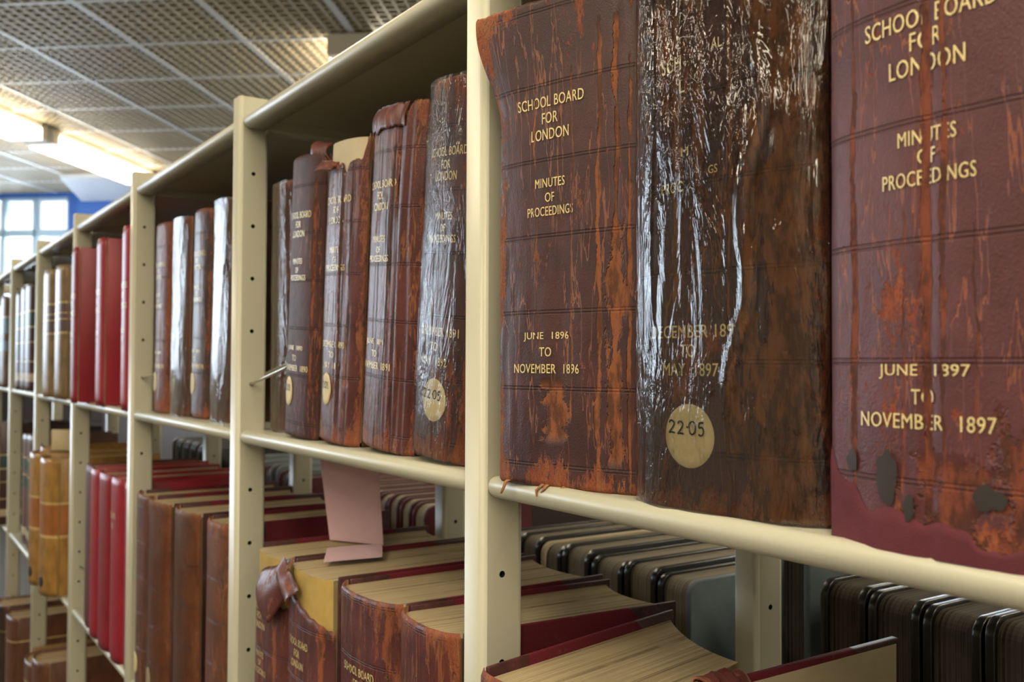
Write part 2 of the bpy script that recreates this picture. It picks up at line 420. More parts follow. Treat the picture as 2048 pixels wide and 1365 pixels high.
DIG = {'2': [[(-.35, .3), (-.3, .46), (-.02, .5), (.28, .36), (.22, .1), (-.1, -.2), (-.4, -.46), (-.1, -.42), (.4, -.46)]],
       '0': [[(0, .5), (-.3, .32), (-.38, -.05), (-.25, -.42), (.05, -.5), (.32, -.3), (.38, .05), (.26, .4), (0, .5)]],
       '5': [[(.34, .5), (-.2, .46), (-.26, .1), (.1, .14), (.34, -.08), (.26, -.4), (-.05, -.5), (-.34, -.4)]],
       '.': [[(-.05, .02), (.05, .02), (.04, -.06)]]}
def sticker(sp, parent, cx, zc, r, write=True, off=.0011, squash=1., tilt=0., mat=None, name='round_sticker'):
    mb = MB(); n = 40
    def Q(a, b, o=off):
        return sp.at(sp.t_of_s(sp.L/2 + cx + a*squash), zc + b, o)
    rings = [0, .35, .7, .93, 1.]
    c = mb.vert(Q(0, 0)); prev = None
    for q in rings[1:]:
        ring = [mb.vert(Q(math.cos(2*math.pi*k/n)*r*q, math.sin(2*math.pi*k/n)*r*q, off if q < 1 else off*.35)) for k in range(n)]
        for k in range(n):
            if prev is None: mb.face([c, ring[k], ring[(k+1) % n]], None, 0, True)
            else: mb.face([prev[k], ring[k], ring[(k+1) % n], prev[(k+1) % n]], None, 0, True)
        prev = ring
    st = mb.build(name, mat or M_STICK, parent)
    if write:
        mb = MB(); x = -.66*r; hw = .030*r
        for k, ch in enumerate('22.05'):
            for stroke in DIG[ch]:
                pts = [Vector((x + p[0]*.30*r*(1.15 if ch == '0' else 1), .26*r + p[1]*.40*r - .02*r*math.sin(k*2.) + tilt*x)) for p in stroke]
                fine = []
                for i in range(len(pts)-1):
                    for j in range(4):
                        a = pts[max(0, i-1)]; b = pts[i]; c2 = pts[i+1]; d = pts[min(len(pts)-1, i+2)]; t = j/4
                        fine.append(.5*((2*b) + (c2-a)*t + (2*a-5*b+4*c2-d)*t*t + (3*b-a-3*c2+d)*t*t*t))
                fine.append(pts[-1]); L = []
                for i, p in enumerate(fine):
                    t = (fine[min(i+1, len(fine)-1)] - fine[max(i-1, 0)]); t = t.normalized() if t.length else Vector((1, 0))
                    m = Vector((-t.y, t.x))*hw
                    L.append((mb.vert(Q(*(p+m), off+.0005)), mb.vert(Q(*(p-m), off+.0005))))
                for i in range(len(L)-1): mb.face([L[i][0], L[i][1], L[i+1][1], L[i+1][0]])
            x += (.36 if ch != '.' else .22)*r if not (k == 1) else .25*r
        mb.build('handwritten_number', M_INK, st)
    return st

def board(parent, x0, x1, y0, D, z0, z1, mat, inner=None, inner_side=1, name='cover_board', label=None, round_=0., bev=.0012):
    mb = MB()
    uvf = lambda c: (c.y, c.z)
    if round_:
        bm = bmesh.new(); pts = []
        for k in range(7):
            a = math.pi/2*k/6; pts.append((y0 + round_ - round_*math.sin(math.pi/2 - a) if False else y0 + round_*(1-math.sin(a)), z1 - round_*(1-math.cos(a))))
        pts = [(y0, z0)] + [(y0 + round_*(1-math.cos(a)), z1 - round_*(1-math.sin(a))) for a in [math.pi/2*k/7 for k in range(8)]] + [(D, z1), (D, z0)]
        vs = [bm.verts.new((x0, y, z)) for y, z in pts]
        f = bm.faces.new(vs); r = bmesh.ops.extrude_face_region(bm, geom=[f])
        for v in r['geom']:
            if isinstance(v, bmesh.types.BMVert): v.co.x = x1
        bmesh.ops.recalc_face_normals(bm, faces=list(bm.faces))
        bmesh.ops.bevel(bm, geom=[e for e in bm.edges if e.calc_face_angle(0) > .9], offset=bev, segments=2, affect='EDGES', profile=.5)
        mb.add_bm(bm, 0, None, uvf, True); bm.free()
    else:
        mb.bbox(x0, x1, y0, D, z0, z1, bev, 2, 0, None, uvf)
    mats = [mat]
    if inner is not None:
        mats.append(inner); x = (x1 + .0004) if inner_side > 0 else (x0 - .0004); e = .004
        vs = [mb.vert((x, a, b)) for a, b in ((y0+e, z0+e), (D-e, z0+e), (D-e, z1-e), (y0+e, z1-e))]
        mb.face(vs if inner_side > 0 else vs[::-1], None, 1)
    return mb.build(name, mats, parent, label)

def pages(parent, sp, x0, x1, D, z0, z1, mat, concave=.012, x1b=None, D1=None, inset=.004, nu=14, flat_front=None, front_mat=None):
    """page block: follows the spine in front, hollow fore-edge behind"""
    mb = MB(); F = []; B = []
    for i in range(nu+1):
        f = i/nu; x = lerp(x0, x1, f)
        if flat_front is not None: yf = flat_front
        else: yf = sp.prof(math.acos(max(-1, min(1, 1-2*x/sp.T)))/math.pi)[1] + inset
        F.append((x, yf)); B.append((lerp(x0, x1b if x1b is not None else x1, f), lerp(D, D if D1 is None else D1, f) - concave*(1-(2*f-1)**2)))
    for i in range(nu):
        q = [F[i], F[i+1], B[i+1], B[i]]
        mb.face([mb.vert((*p, z1)) for p in q], None, 0); mb.face([mb.vert((*p, z0)) for p in q][::-1], None, 0)
        mb.face([mb.vert((*F[i], z0)), mb.vert((*F[i+1], z0)), mb.vert((*F[i+1], z1)), mb.vert((*F[i], z1))], None, 1 if front_mat else 0)
        mb.face([mb.vert((*B[i+1], z0)), mb.vert((*B[i], z0)), mb.vert((*B[i], z1)), mb.vert((*B[i+1], z1))], None, 0)
    for f, b, fl in ((F[0], B[0], False), (F[-1], B[-1], True)):
        q = [mb.vert((*b, z0)), mb.vert((*f, z0)), mb.vert((*f, z1)), mb.vert((*b, z1))]
        mb.face(q[::-1] if fl else q, None, 0)
    return mb.build('page_block', [mat] + ([front_mat] if front_mat else []), parent)

def jacket(sp, H, D, parent, mat, seed, amp=.0012, nu=90, nv=150, skew=0., drape=None):
    """clear film wrapped over spine and boards"""
    mb = MB()
    def P(i, j):
        t = i/nu; z = lerp(-.0005, H+.001, j/nv); s_ = sp.s_of_t(t)
        w = abs(nz(s_*42 + seed, z*7, seed)) + .5*abs(nz(s_*110, z*16 + seed, seed*2))
        o = .0016 + amp*w + (drape(s_, z) if drape else 0)
        return sp.at(t, z, o)
    mb.grid(P, nu, nv, lambda i, j: (sp.s_of_t(i/nu), H*j/nv), 0)
    for t, xo, sgn in ((0, -.0012, -1), (1, sp.T + .0012, 1)):
        n2 = 6
        def Q(i, j, t=t, xo=xo):
            z = lerp(-.0005, H+.001, j/12); a = sp.at(t, z, .0016)
            return Vector((xo, lerp(a.y, D*.55, i/n2), z)) if i else a
        mb.grid(Q, n2, 12, lambda i, j, sgn=sgn: (-.02*sgn*i, H*j/12), 0, True, sgn < 0)
    return mb.build('clear_film_jacket', mat, parent, 'clear wrinkled plastic film')

TITLE = [('SCHOOL BOARD', .061, .2620), ('FOR', .0150, .2510), ('LONDON', .035, .2400), ('MINUTES', .0285, .2080), ('OF', .009, .1975), ('PROCEEDINGS', .046, .1887)]
def title_lines(d0, d1, dz=0., sc=1., ch=.0078, w0=.043, w1=.066, zs=None):
    L = [(t, w*sc, z+dz, 0., ch if k < 3 else ch*.84) for k, (t, w, z) in enumerate(TITLE)]
    return L + [(d0, w0*sc, .1057+dz, 0., ch*.9), ('TO', .011*sc, .0945+dz, 0., ch*.9), (d1, w1*sc, .0827+dz, 0., ch*.9)]

def book(label, x, y, z, T, H, D=.24, bulge=.012, skew=0., lean=0., rot=0., mat=None, bmat=None, nu=40, nv=80, disp=None, deform=None, ztop=None, zbot=None,
         lines=None, gold=None, film=None, stick=None, group=None, pmat=None, name='leather_book', cat='book', spine_label=None, board_z=0., page_drop=.006,
         front_mat=None, bname='cover_board', p=2.4, q=.62, drape=None, amp=.0012, lining=None, pages_x=None, cap=.003, write=True, board2=True, x1b=None, D1=None, gname='gilt_lettering'):
    r = empty(name, (x, y, z + ZC + (T*math.sin(lean) if lean > 0 else 0)), label, cat, group, (0, lean, rot))
    sp = Spine(T, bulge, skew, p, q, disp, deform); r_ = {'root': r, 'sp': sp}
    s = r_['spine'] = spine_part(sp, H, mat, r, nu, nv, ztop, zbot, cap=cap, lining=lining)
    if spine_label: s['label'] = spine_label
    board(r, 0, .0038, .003, D, .001 + board_z, H, bmat or mat, None, 1, bname)
    if board2: board(r, T-.0038, T, skew + .003, D, .001 + board_z, H, bmat or mat, None, 1, bname)
    px = pages_x or (.0042, T-.0042)
    pages(r, sp, px[0], px[1], D-.006, .004, H-page_drop, pmat or M_PAGES, front_mat=front_mat, x1b=x1b, D1=D1)
    if lines:
        for nm, q in (('title_lettering', lines[:3]), ('subject_lettering', lines[3:6]), ('date_lettering', lines[6:])) if len(lines) > 3 else (('title_lettering', lines),):
            if q: lettering(sp, q, gold, s, name=nm)
    if stick: r_['stick'] = sticker(sp, r, *stick, write=write)
    if film: jacket(sp, H, D, r, film, x*13+1, amp, 90 if nu > 30 else 40, 150 if nu > 30 else 60, drape=drape)
    return r_

# ------------------------------------------------------------------ the room
ROOMROT = Matrix(((R1.x, R2.x, 0, 0), (R1.y, R2.y, 0, 0), (0, 0, -1, 0), (0, 0, 0, 1)))
def rbox(mb, a0, a1, b0, b1, z0, z1, m=0):
    """box along the room axes; a down the room, b across, z from the camera height"""
    b = len(mb.v)
    for z in (z0, z1):
        for a, c in ((a0, b0), (a0, b1), (a1, b1), (a1, b0)): mb.v.append(tuple(room(a, c, z)))
    for q in ((3, 2, 1, 0), (4, 5, 6, 7), (0, 1, 5, 4), (1, 2, 6, 5), (2, 3, 7, 6), (3, 0, 4, 7)):
        mb.face([b + k for k in q], None, m)
def struct(name, mb, mats, label=None):
    o = mb.build(name, mats); o['kind'] = 'structure'
    if label: o['label'] = label
    return o

M_WALLW = paint('white_plaster', (.66, .64, .59), .8, .1, 200.)
M_WALLB = paint('blue_paint', (.035, .13, .46), .6, .1, 200.)
M_FRAME = paint('pale_window_frame', (.42, .56, .66), .4, .1, 300.)
M_PLENUM = paint('plenum_brown', (.10, .078, .045), .9)
M_LOUVRE = paint('cream_louvre', (.56, .49, .35), .5)
M_TBAR = paint('white_ceiling_bar', (.74, .74, .72), .45)
M_SOFFIT = paint('white_soffit', (.76, .78, .80), .5)
n = NT('carpet'); o_ = n.obj()
M_CARPET = n.done(n.bsdf(n.mix(n.rng(n.noise(o_, 160., 3.), .3, .7), (.06, .055, .05), (.11, .10, .09)), .95))
n = NT('window_glass')
x_ = n.node('ShaderNodeMixShader'); n.put(x_.inputs[0], n.math('MULTIPLY', n.node('ShaderNodeFresnel', None, IOR=1.45).outputs[0], .8))
n.put(x_.inputs[1], n.node('ShaderNodeBsdfTransparent').outputs[0]); n.put(x_.inputs[2], n.node('ShaderNodeBsdfGlossy', None, Roughness=.02).outputs[0])
M_GLASS = n.done(x_.outputs[0])
n = NT('lit_diffuser'); M_LAMP = n.done(n.node('ShaderNodeEmission', None, Color=(1., .87, .66, 1), Strength=19.).outputs[0])
M_HOUSING = paint('lamp_housing', (.55, .50, .38), .5)
n = NT('pale_brick'); br = n.node('ShaderNodeTexBrick', None, Vector=n.obj(), Color1=(.62, .50, .47, 1), Color2=(.74, .66, .64, 1), Mortar=(.78, .76, .74, 1), Scale=2.2)
M_BRICK = n.done(n.bsdf(br.outputs[0], .9))

mb = MB(); rbox(mb, R1_MIN, R1_MAX, R2_MIN, R2_MAX, Z_FLOOR-.1, Z_FLOOR); struct('floor', mb, M_CARPET)
mb = MB(); rbox(mb, R1_MIN, R1_MAX, R2_MIN, R2_MAX, Z_CEIL+.12, Z_CEIL+.2, 0)          # plenum above the louvres
G = .6; CELL = .06
a = .44 - 12*G
k = 0
while a < R1_MAX:
    if a > R1_MIN:
        main = (k % 10 == 0); w = .011 if main else .0065
        rbox(mb, a-w, a+w, R2_MIN, R2_MAX, Z_CEIL-(.003 if main else -.001), Z_CEIL+.034, 2 if main else 1)
    a += CELL; k += 1
b = -6.6; k = 0
while b < R2_MAX:
    if b > R2_MIN:
        main = (k % 10 == 0); w = .017 if main else .0075
        rbox(mb, R1_MIN, R1_MAX, b-w, b+w, Z_CEIL-(.004 if main else 0), Z_CEIL+.033, 2 if main else 1)
    b += CELL; k += 1
struct('ceiling', mb, [M_PLENUM, M_LOUVRE, M_TBAR])

# walls with window openings
WZ0, WZ1, WT = -.12, 1.66, .12
def wall_with_openings(name, axis, pos, out, lo, hi, openings, mat):
    mb = MB(); p0, p1 = sorted((pos, pos + out*WT)); cur = lo
    def bx(c0, c1, z0, z1):
        if axis == 'a': rbox(mb, p0, p1, c0, c1, z0, z1)
        else: rbox(mb, c0, c1, p0, p1, z0, z1)
    def wall_run(c0, c1):                        # the far wall is blue beside the left window, white further right
        if axis == 'a' and c1 > -4.1 > c0: wall_run(c0, -4.1); c0 = -4.1
        n0 = len(mb.m); bx(c0, c1, Z_FLOOR, Z_CEIL+.2)
        if axis == 'a' and c0 >= -4.1: mb.m[n0:] = [1]*(len(mb.m)-n0)
    for w0, w1 in openings:
        wall_run(cur, w0); bx(w0, w1, Z_FLOOR, WZ0); bx(w0, w1, WZ1, Z_CEIL+.2); cur = w1
    wall_run(cur, hi)
    return struct(name, mb, mat)
wall_with_openings('wall_far', 'a', R1_MAX, 1, R2_MIN-WT, R2_MAX+WT, [FAR_WINDOW, FAR_WINDOW_2], [M_WALLB, M_WALLW])
wall_with_openings('wall_left', 'b', R2_MIN, -1, R1_MIN, R1_MAX, LEFT_WINDOWS, M_WALLW)
mb = MB(); rbox(mb, R1_MIN, R1_MAX, R2_MAX, R2_MAX+WT, Z_FLOOR, Z_CEIL+.2); struct('wall_right', mb, M_WALLW)
mb = MB(); rbox(mb, R1_MIN-WT, R1_MIN, R2_MIN-WT, R2_MAX+WT, Z_FLOOR, Z_CEIL+.2); struct('wall_back', mb, M_WALLW)
def window(num, axis, pos, out, w0, w1, cols, rows):
    mb = MB(); f = .03
    def bx(m, c0, c1, z0, z1, d0=.02, d1=.09):
        p0, p1 = sorted((pos + out*d0, pos + out*d1))
        if axis == 'a': rbox(m, p0, p1, c0, c1, z0, z1)
        else: rbox(m, c0, c1, p0, p1, z0, z1)
    bx(mb, w0, w0+f, WZ0, WZ1); bx(mb, w1-f, w1, WZ0, WZ1); bx(mb, w0, w1, WZ0, WZ0+f); bx(mb, w0, w1, WZ1-f, WZ1)
    for c in cols: bx(mb, c-.022, c+.022, WZ0, WZ1)
    for z in rows: bx(mb, w0, w1, z-.035, z+.035)
    o = struct('window_%d' % num, mb, M_FRAME)
    g = MB(); bx(g, w0+.02, w1-.02, WZ0+.02, WZ1-.02, .053, .058); g.build('pane', M_GLASS, o)
window(1, 'a', R1_MAX, 1, FAR_WINDOW[0], FAR_WINDOW[1], [-5.64, -5.98], [1.30])
window(5, 'a', R1_MAX, 1, *FAR_WINDOW_2, [1.65, 2.3, 2.95], [1.30])
for i, (w0, w1) in enumerate(LEFT_WINDOWS): window(i+2, 'b', R2_MIN, -1, w0, w1, [(w0+w1)/2], [1.0])
mb = MB(); rbox(mb, R1_MAX-.22, R1_MAX, -5.05, -4.35, -.14, Z_CEIL); struct('trim_1', mb, M_WALLB, 'blue painted column on the far wall beside the window')
mb = MB(); b0 = [room(7.27, -4.80, 1.66), room(7.27, -3.0, 1.66), room(R1_MAX-.23, -3.0, 1.57), room(R1_MAX-.23, -5.0, 1.57)]
v0 = [mb.vert(p) for p in b0]; v1 = [mb.vert(Vector((p.x, p.y, Z_CEIL + ZC - .006))) for p in b0]
mb.face(v0[::-1]); mb.face(v1)
for i in range(4): mb.face([v0[i], v0[(i+1) % 4], v1[(i+1) % 4], v1[i]])
struct('trim_2', mb, M_SOFFIT, 'white dropped ceiling panel by the far window')
mb = MB(); rbox(mb, R1_MAX + 9, R1_MAX + 10, -16, 4, Z_FLOOR-3, 9)
tag(mb.build('brick_building', M_BRICK), 'pale brick building seen through the far window', 'building')

def ceiling_light(label, a0, a1, b, group='fluorescent ceiling lights'):
    r = empty('ceiling_light', room((a0+a1)/2, b, Z_CEIL), label, 'ceiling light', group)
    inv = r.location
    def part(name, boxes, mat):
        mb = MB()
        for bb in boxes: rbox(mb, *bb)
        mb.v = [tuple(Vector(v) - inv) for v in mb.v]
        return mb.build(name, mat, r)
    part('housing', [(a0, a1, b-.10, b+.10, 1.655, 1.694)], M_HOUSING)
    part('diffuser', [(a0+.06, a1-.06, b-.12, b+.12, 1.575, 1.654)], M_LAMP)
    part('end_bracket', [(a0-.03, a0+.055, b-.11, b+.11, 1.585, 1.69)], M_HOUSING)
    part('end_bracket', [(a1-.055, a1+.03, b-.11, b+.11, 1.585, 1.69)], M_HOUSING)
    return r
ceiling_light('lit fluorescent fitting above the far end of the shelves, beside the white ceiling panel', 5.72, 7.25, -4.0)
ceiling_light('lit fluorescent fitting at the left edge, nearer than the one by the white panel', 4.05, 5.6, -4.0)
ceiling_light('fluorescent fitting half hidden behind the top shelf of the second bay', 3.98, 5.5, -1.22)
ceiling_light('fluorescent fitting overhead at the top edge of the view', 1.35, 2.86, -1.22)
for k, (a0, b) in enumerate([(-6.2, -1.22), (-4.6, -1.22), (-3.1, -1.22), (-1.6, -1.22), (-3.1, .2), (-4.6, .2), (-1.5, .2), (-6.2, 1.58), (-4.6, 1.58), (-3.1, 1.58), (-1.6, 1.58), (1.3, 1.9), (5.6, 1.9), (-3.1, -4.0), (.4, -4.0)]):  # unseen fittings, added to fill the near shelves and post sides with light
    ceiling_light('unseen fluorescent fitting added above the aisles for fill light', a0, a0+1.45, b, 'added ceiling lights out of view')

# ------------------------------------------------------------------ shelving
BAY, PT, PD, REAR = .6, .0294, .0401, .3123
Z_TOP, TIP, CAN = .353, -.0933, .3193
SHELF = -.0885                                 # top of the upper shelf
LOWER = -.575                                  # top of the second shelf
THIRD = -1.06
HOLE_TOP, HOLE_STEP, HOLE_Y, HOLE_R = .2509, .0695, .0194, .0027
def post_mesh(y0, y1, hy):
    """rounded post with a column of peg holes punched in its right side face"""
    mb = MB(); r = .0055; zb, zt = Z_FLOOR, Z_TOP; hw = .0075
    out = []
    for cx, cy, a0 in ((PT-r, y1-r, 0), (r, y1-r, 90), (r, y0+r, 180), (PT-r, y0+r, 270)):
        for k in range(6):
            a = math.radians(a0 + 90*k/5); out.append((cx + r*math.cos(a), cy + r*math.sin(a)))
    m = len(out)                               # last point (PT, y0+r) .. first (PT, y1-r) closes along the right face
    lo = [mb.vert((x, y, zb)) for x, y in out]; hi = [mb.vert((x, y, zt)) for x, y in out]
    for i in range(m-1): mb.face([lo[i+1], lo[i], hi[i], hi[i+1]][::-1], None, 0, True)
    mb.face(hi, None, 0); mb.face(lo[::-1], None, 0)
    def q(ya, yb, za, zb_): mb.face([mb.vert((PT, ya, za)), mb.vert((PT, yb, za)), mb.vert((PT, yb, zb_)), mb.vert((PT, ya, zb_))])
    q(y0+r, hy-hw, zb, zt); q(hy+hw, y1-r, zb, zt)
    zs = [HOLE_TOP - HOLE_STEP*k for k in range(24) if HOLE_TOP - HOLE_STEP*k > Z_FLOOR + .05]
    cur = zt; N = 16
    for z in zs:
        q(hy-hw, hy+hw, z+hw, cur); cur = z-hw
        sq = []; ci = []; ins = []
        for k in range(N):
            a = 2*math.pi*k/N; c, s_ = math.cos(a), math.sin(a); g = hw/max(abs(c), abs(s_))
            sq.append(mb.vert((PT, hy + c*g, z + s_*g))); ci.append(mb.vert((PT, hy + c*HOLE_R, z + s_*HOLE_R)))
            ins.append(mb.vert((PT-.012, hy + c*HOLE_R, z + s_*HOLE_R)))
        for k in range(N):
            j = (k+1) % N
            mb.face([sq[k], sq[j], ci[j], ci[k]]); mb.face([ci[k], ci[j], ins[j], ins[k]], None, 1)
        mb.face(ins, None, 1)
    q(hy-hw, hy+hw, zb, cur)
    return mb
def upright_parts(root):
    post_mesh(0, PD, HOLE_Y).build('front_post', [M_CREAM, M_HOLESHADE], root)
    post_mesh(REAR, REAR+PD, REAR+PD-HOLE_Y).build('rear_post', [M_CREAM, M_HOLESHADE], root)
    mb = MB(); mb.bbox(.002, PT-.0008, PD-.003, REAR+.003, Z_TOP-.042, Z_TOP-.0004, .004, 2)
    mb.build('top_rail', M_CREAM, root)
    mb = MB(); mb.bbox(.002, PT-.002, PD-.003, REAR+.003, Z_FLOOR+.02, Z_FLOOR+.06, .004, 2); mb.build('bottom_rail', M_CREAM, root)
    mb = MB(); mb.tube([Vector((PT-.0002, .004, Z_TOP-.001)), Vector((PT-.0002, PD, Z_TOP-.042))], .0005, 6); mb.build('mitre_seam', M_CREAM, root)
ORD = ['nearest', 'second', 'third', 'fourth', 'fifth', 'sixth', 'seventh', 'eighth', 'ninth']
U_LABEL = ['cream perforated shelf upright nearest the camera, beside the big worn books',
           'second cream upright from the camera, with a wire peg in one of its holes',
           'third cream upright from the camera, just left of the wrapped brown books',
           'fourth cream upright from the camera, behind the first tall red book',
           'fifth cream upright from the camera, left of the tan books',
           'sixth cream upright from the camera, far along the run',
           'seventh cream upright, at the left edge of the view', 'eighth cream upright, beyond the left edge of the view']
for n_ in range(8):
    r = empty('shelf_upright', (-BAY*n_, 0, ZC), U_LABEL[n_], 'shelf upright', 'uprights of the shelving run')
    upright_parts(r)
r = empty('shelf_upright', (BAY, 0, ZC), 'cream upright just beyond the right edge of the view', 'shelf upright', 'uprights of the shelving run'); upright_parts(r)

def shelf_mesh(x0, x1, y1=.332, back=True):
    """steel shelf with a rolled front lip, z = 0 at its top surface"""
    prof = [(y1, 0), (.030, 0), (.020, -.0002), (.0155, .0004), (.0125, .0012), (.0085, .0006), (.0055, -.0014), (.0036, -.0045), (.0034, -.0085),
            (.0050, -.0125), (.0080, -.0152), (.0125, -.0165), (.034, -.0165), (.034, -.0150), (.016, -.0148), (.016, -.0022), (y1-.012, -.0022), (y1-.012, -.020), (y1, -.020)]
    mb = MB(); b = []
    ends = ((x0, .0035), (x0+.0012, .0012), (x0+.0045, 0), (x1-.0045, 0), (x1-.0012, .0012), (x1, .0035))
    cy, cz = .013, -.0078
    for x, sh in ends:
        row = []
        for y, z in prof:
            if y < .02 and sh:
                d = Vector((y-cy, z-cz)); l = d.length; d = d*max(0, (l-sh)/l) if l else d; y, z = cy+d.x, cz+d.y
            row.append(mb.vert((x, y, z)))
        b.append(row)
    m = len(prof)
    for k in range(len(ends)-1):
        for i in range(m):
            j = (i+1) % m
            sm = 2 <= i <= 11
            mb.face([b[k][i], b[k][j], b[k+1][j], b[k+1][i]], None, 0, sm)
    mb.face(b[0][::-1]); mb.face(b[-1])
    return mb
BAYN = ['first bay, under the big worn books', 'second bay from the camera', 'third bay from the camera', 'fourth bay, under the tall red books',
        'fifth bay, under the tan books', 'sixth bay', 'seventh bay, at the left edge']
def shelf(n_, z, label, group):
    x0 = -BAY*n_ + PT + .0006; x1 = -BAY*(n_-1) - .0006
    o = shelf_mesh(0, x1-x0).build('metal_shelf', M_CREAM, None, None, (x0, 0, z + ZC)); tag(o, label, 'shelf', group)
CANN = ['cream canopy shelf over the first bay, above the frame', 'cream canopy shelf over the second bay, dark beneath', 'cream canopy shelf over the third bay', 'cream canopy shelf over the fourth bay of red books',
        'cream canopy shelf over the fifth bay of tan books', 'cream canopy shelf over the sixth bay', 'cream canopy shelf over the seventh bay, at the left edge']
for n_ in range(7):
    shelf(n_, SHELF, 'cream metal shelf with rolled lip in the ' + BAYN[n_], 'upper shelves')
    shelf(n_, CAN+.0075, CANN[n_], 'canopy shelves')
    shelf(n_, LOWER, ['cream lower shelf below the first bay, under the frame', 'cream lower shelf below the second bay, under the frame', 'cream lower shelf below the third bay, under the frame',
                      'cream lower shelf under the short row of red books', 'cream lower shelf under the amber books', 'cream lower shelf sixth along, under brown books', 'cream lower shelf at the left edge'][n_], 'lower shelves')
    if n_ >= 2: shelf(n_, THIRD, 'cream bottom shelf in the ' + BAYN[n_], 'bottom shelves')
    x0 = -BAY*n_ + PT + .001; x1 = -BAY*(n_-1) - .001
    o = MB(); o.bbox(0, x1-x0, 0, .003, 0, .43, .0008, 1)  # dark sheet added to block light so the gap above the books stays dark
    o = o.build('back_panel', M_SHADEPANEL, None, None, (x0, .334, SHELF + ZC - .02)); tag(o, 'added dark shade panel behind the upper books of the ' + BAYN[n_].split(',')[0], 'panel', 'added shade panels')
for n_ in range(5):                              # the shelves of the other face carry the books behind
    x0 = -BAY*n_ + PT + .0006; x1 = -BAY*(n_-1) - .0006
    mb = MB(); mb.bbox(0, x1-x0, .356, .70, -.018, 0, .002, 1)
    o = mb.build('metal_shelf', M_CREAM, None, None, (x0, 0, LOWER + ZC)); tag(o, 'far side shelf, behind lower books of the ' + BAYN[n_].split(',')[0], 'shelf', 'far side shelves')

def wire(label, pts_list, r=.0021, group='wire pegs'):
    p0 = Vector(pts_list[0][0])
    root = empty('wire_support', p0 + Vector((0, 0, ZC)), label, 'wire support', group)
    for pts in pts_list:
        mb = MB(); mb.tube([Vector(p)-p0 for p in pts], r, 10); mb.build('wire_rod', M_STEEL, root)
HZ = lambda k: HOLE_TOP - HOLE_STEP*k
wire('pair of thin steel rods leaning out of the second upright',
     [[(-.6+PT-.006, HOLE_Y, HZ(4)), (-.6+PT+.002, HOLE_Y, HZ(4)+.0005), (-.475, .030, -.0055), (-.455, .033, 0.)],
      [(-.6+PT+.02, .033, HZ(4)+.014), (-.48, .040, .0015), (-.455, .042, .006)]])
wire('short steel rod in the third upright beside the red brown book', [[(-1.2+PT-.006, HOLE_Y, HZ(4)), (-1.2+PT+.002, HOLE_Y, HZ(4)+.0005), (-1.10, .045, -.016)]])
wire('steel peg end in the nearest upright, left of the worn book without a sticker', [[(PT-.008, HOLE_Y, HZ(4)), (PT+.0015, HOLE_Y, HZ(4))]], .0023)
wire('small steel peg in the fourth upright beside the maroon book', [[(-1.8+PT-.006, HOLE_Y, HZ(11)+.035), (-1.8+PT+.05, .032, HZ(11)+.04)]], .002)

# ------------------------------------------------------------------ the worn volumes on the upper shelf
DARK = (.042, .0140, .0130); MID = (.072, .0230, .0210); RUST = (.235, .058, .022); TAN = (.30, .105, .038)
PLUM = (.085, .022, .024); PLUMM = (.125, .036, .038)
def L(name, sp_T, bulge, H, skew=0., p=2.4, q=.62, dark=DARK, mid=MID, rust=RUST, tan=TAN, **kw):
    return m_leather(name, dark, mid, rust, tan, Spine(sp_T, bulge, skew, p, q).L, H, **kw)
def Lw(T, bulge, skew=0., p=2.4, q=.62): return Spine(T, bulge, skew, p, q).L

# A: June 1896, flared torn head, no sticker
T, BU, H, SK = .131, .006, .358, .036
SL = Lw(T, BU, SK, 3, .7)
CR_A = [(SL*.70, .0016, .010, .0, .33, 14.), (SL*.80, .0060, .009, .02, .19, 11.), (SL*.80, .0022, .010, .17, .33, 11.), (SL*.88, .0012, .006, .0, .3, 16.), (SL*.29, .0007, .02, .1, .34, 12.),
        (SL*.53, .0006, .012, .05, .30, 15.), (SL*.43, .010, .006, .034, .076, 40.)]
mA = L('worn_leather_june_1896', T, BU, H, SK, 3, .7, wear=.645, seed=3.1, cracks=CR_A, bands=(.0135, .0555), stretch=(50., 11.), crackcol=(.25, .080, .026), rough=.42, tail=.24)
gA = m_gold('gilt_june_1896', 3.1, .66, CR_A[4:6])
def dispA(s, z): return .0009*nz(s*55, z*9, 2.) + .0004*nz(s*160, z*40, 5.) - .0012*max(0, 1-abs(s-SL*.80-.004*nz(z*14, 3.3))/.004)
def defA(t, z):
    f = sstep(.268, .352, z)*max(0, 1-t/.55)**1.3
    return (-.021*f - .003*f*nz(z*30, t*9), -.011*f, 0)
def ztA(t): return H - .0012*abs(nz(t*14, 4.2)) - .001*abs(nz(t*50, 1.2))
linesA = [('SCHOOL BOARD', .0605, .2803), ('FOR', .015, .268), ('LONDON', .035, .2562), ('MINUTES', .0275, .2207), ('OF', .0085, .210), ('PROCEEDINGS', .042, .200),
          ('JUNE  1896', .042, .1087), ('TO', .011, .0977), ('NOVEMBER  1896', .061, .0855)]
linesA = [(t, w, z, (-.0155 if z > .15 else -.019), .0082 if k < 3 else .0068) for k, (t, w, z) in enumerate(linesA)]
A = book('worn maroon volume with a flared torn head, gilt June 1896, beside the nearest upright', .055, .0, SHELF, T, H, skew=SK, bulge=BU, p=3, q=.7, mat=mA, nu=84, nv=190,
         disp=dispA, deform=defA, ztop=ztA, lines=linesA, gold=gA, group='minutes volumes on the upper shelf')
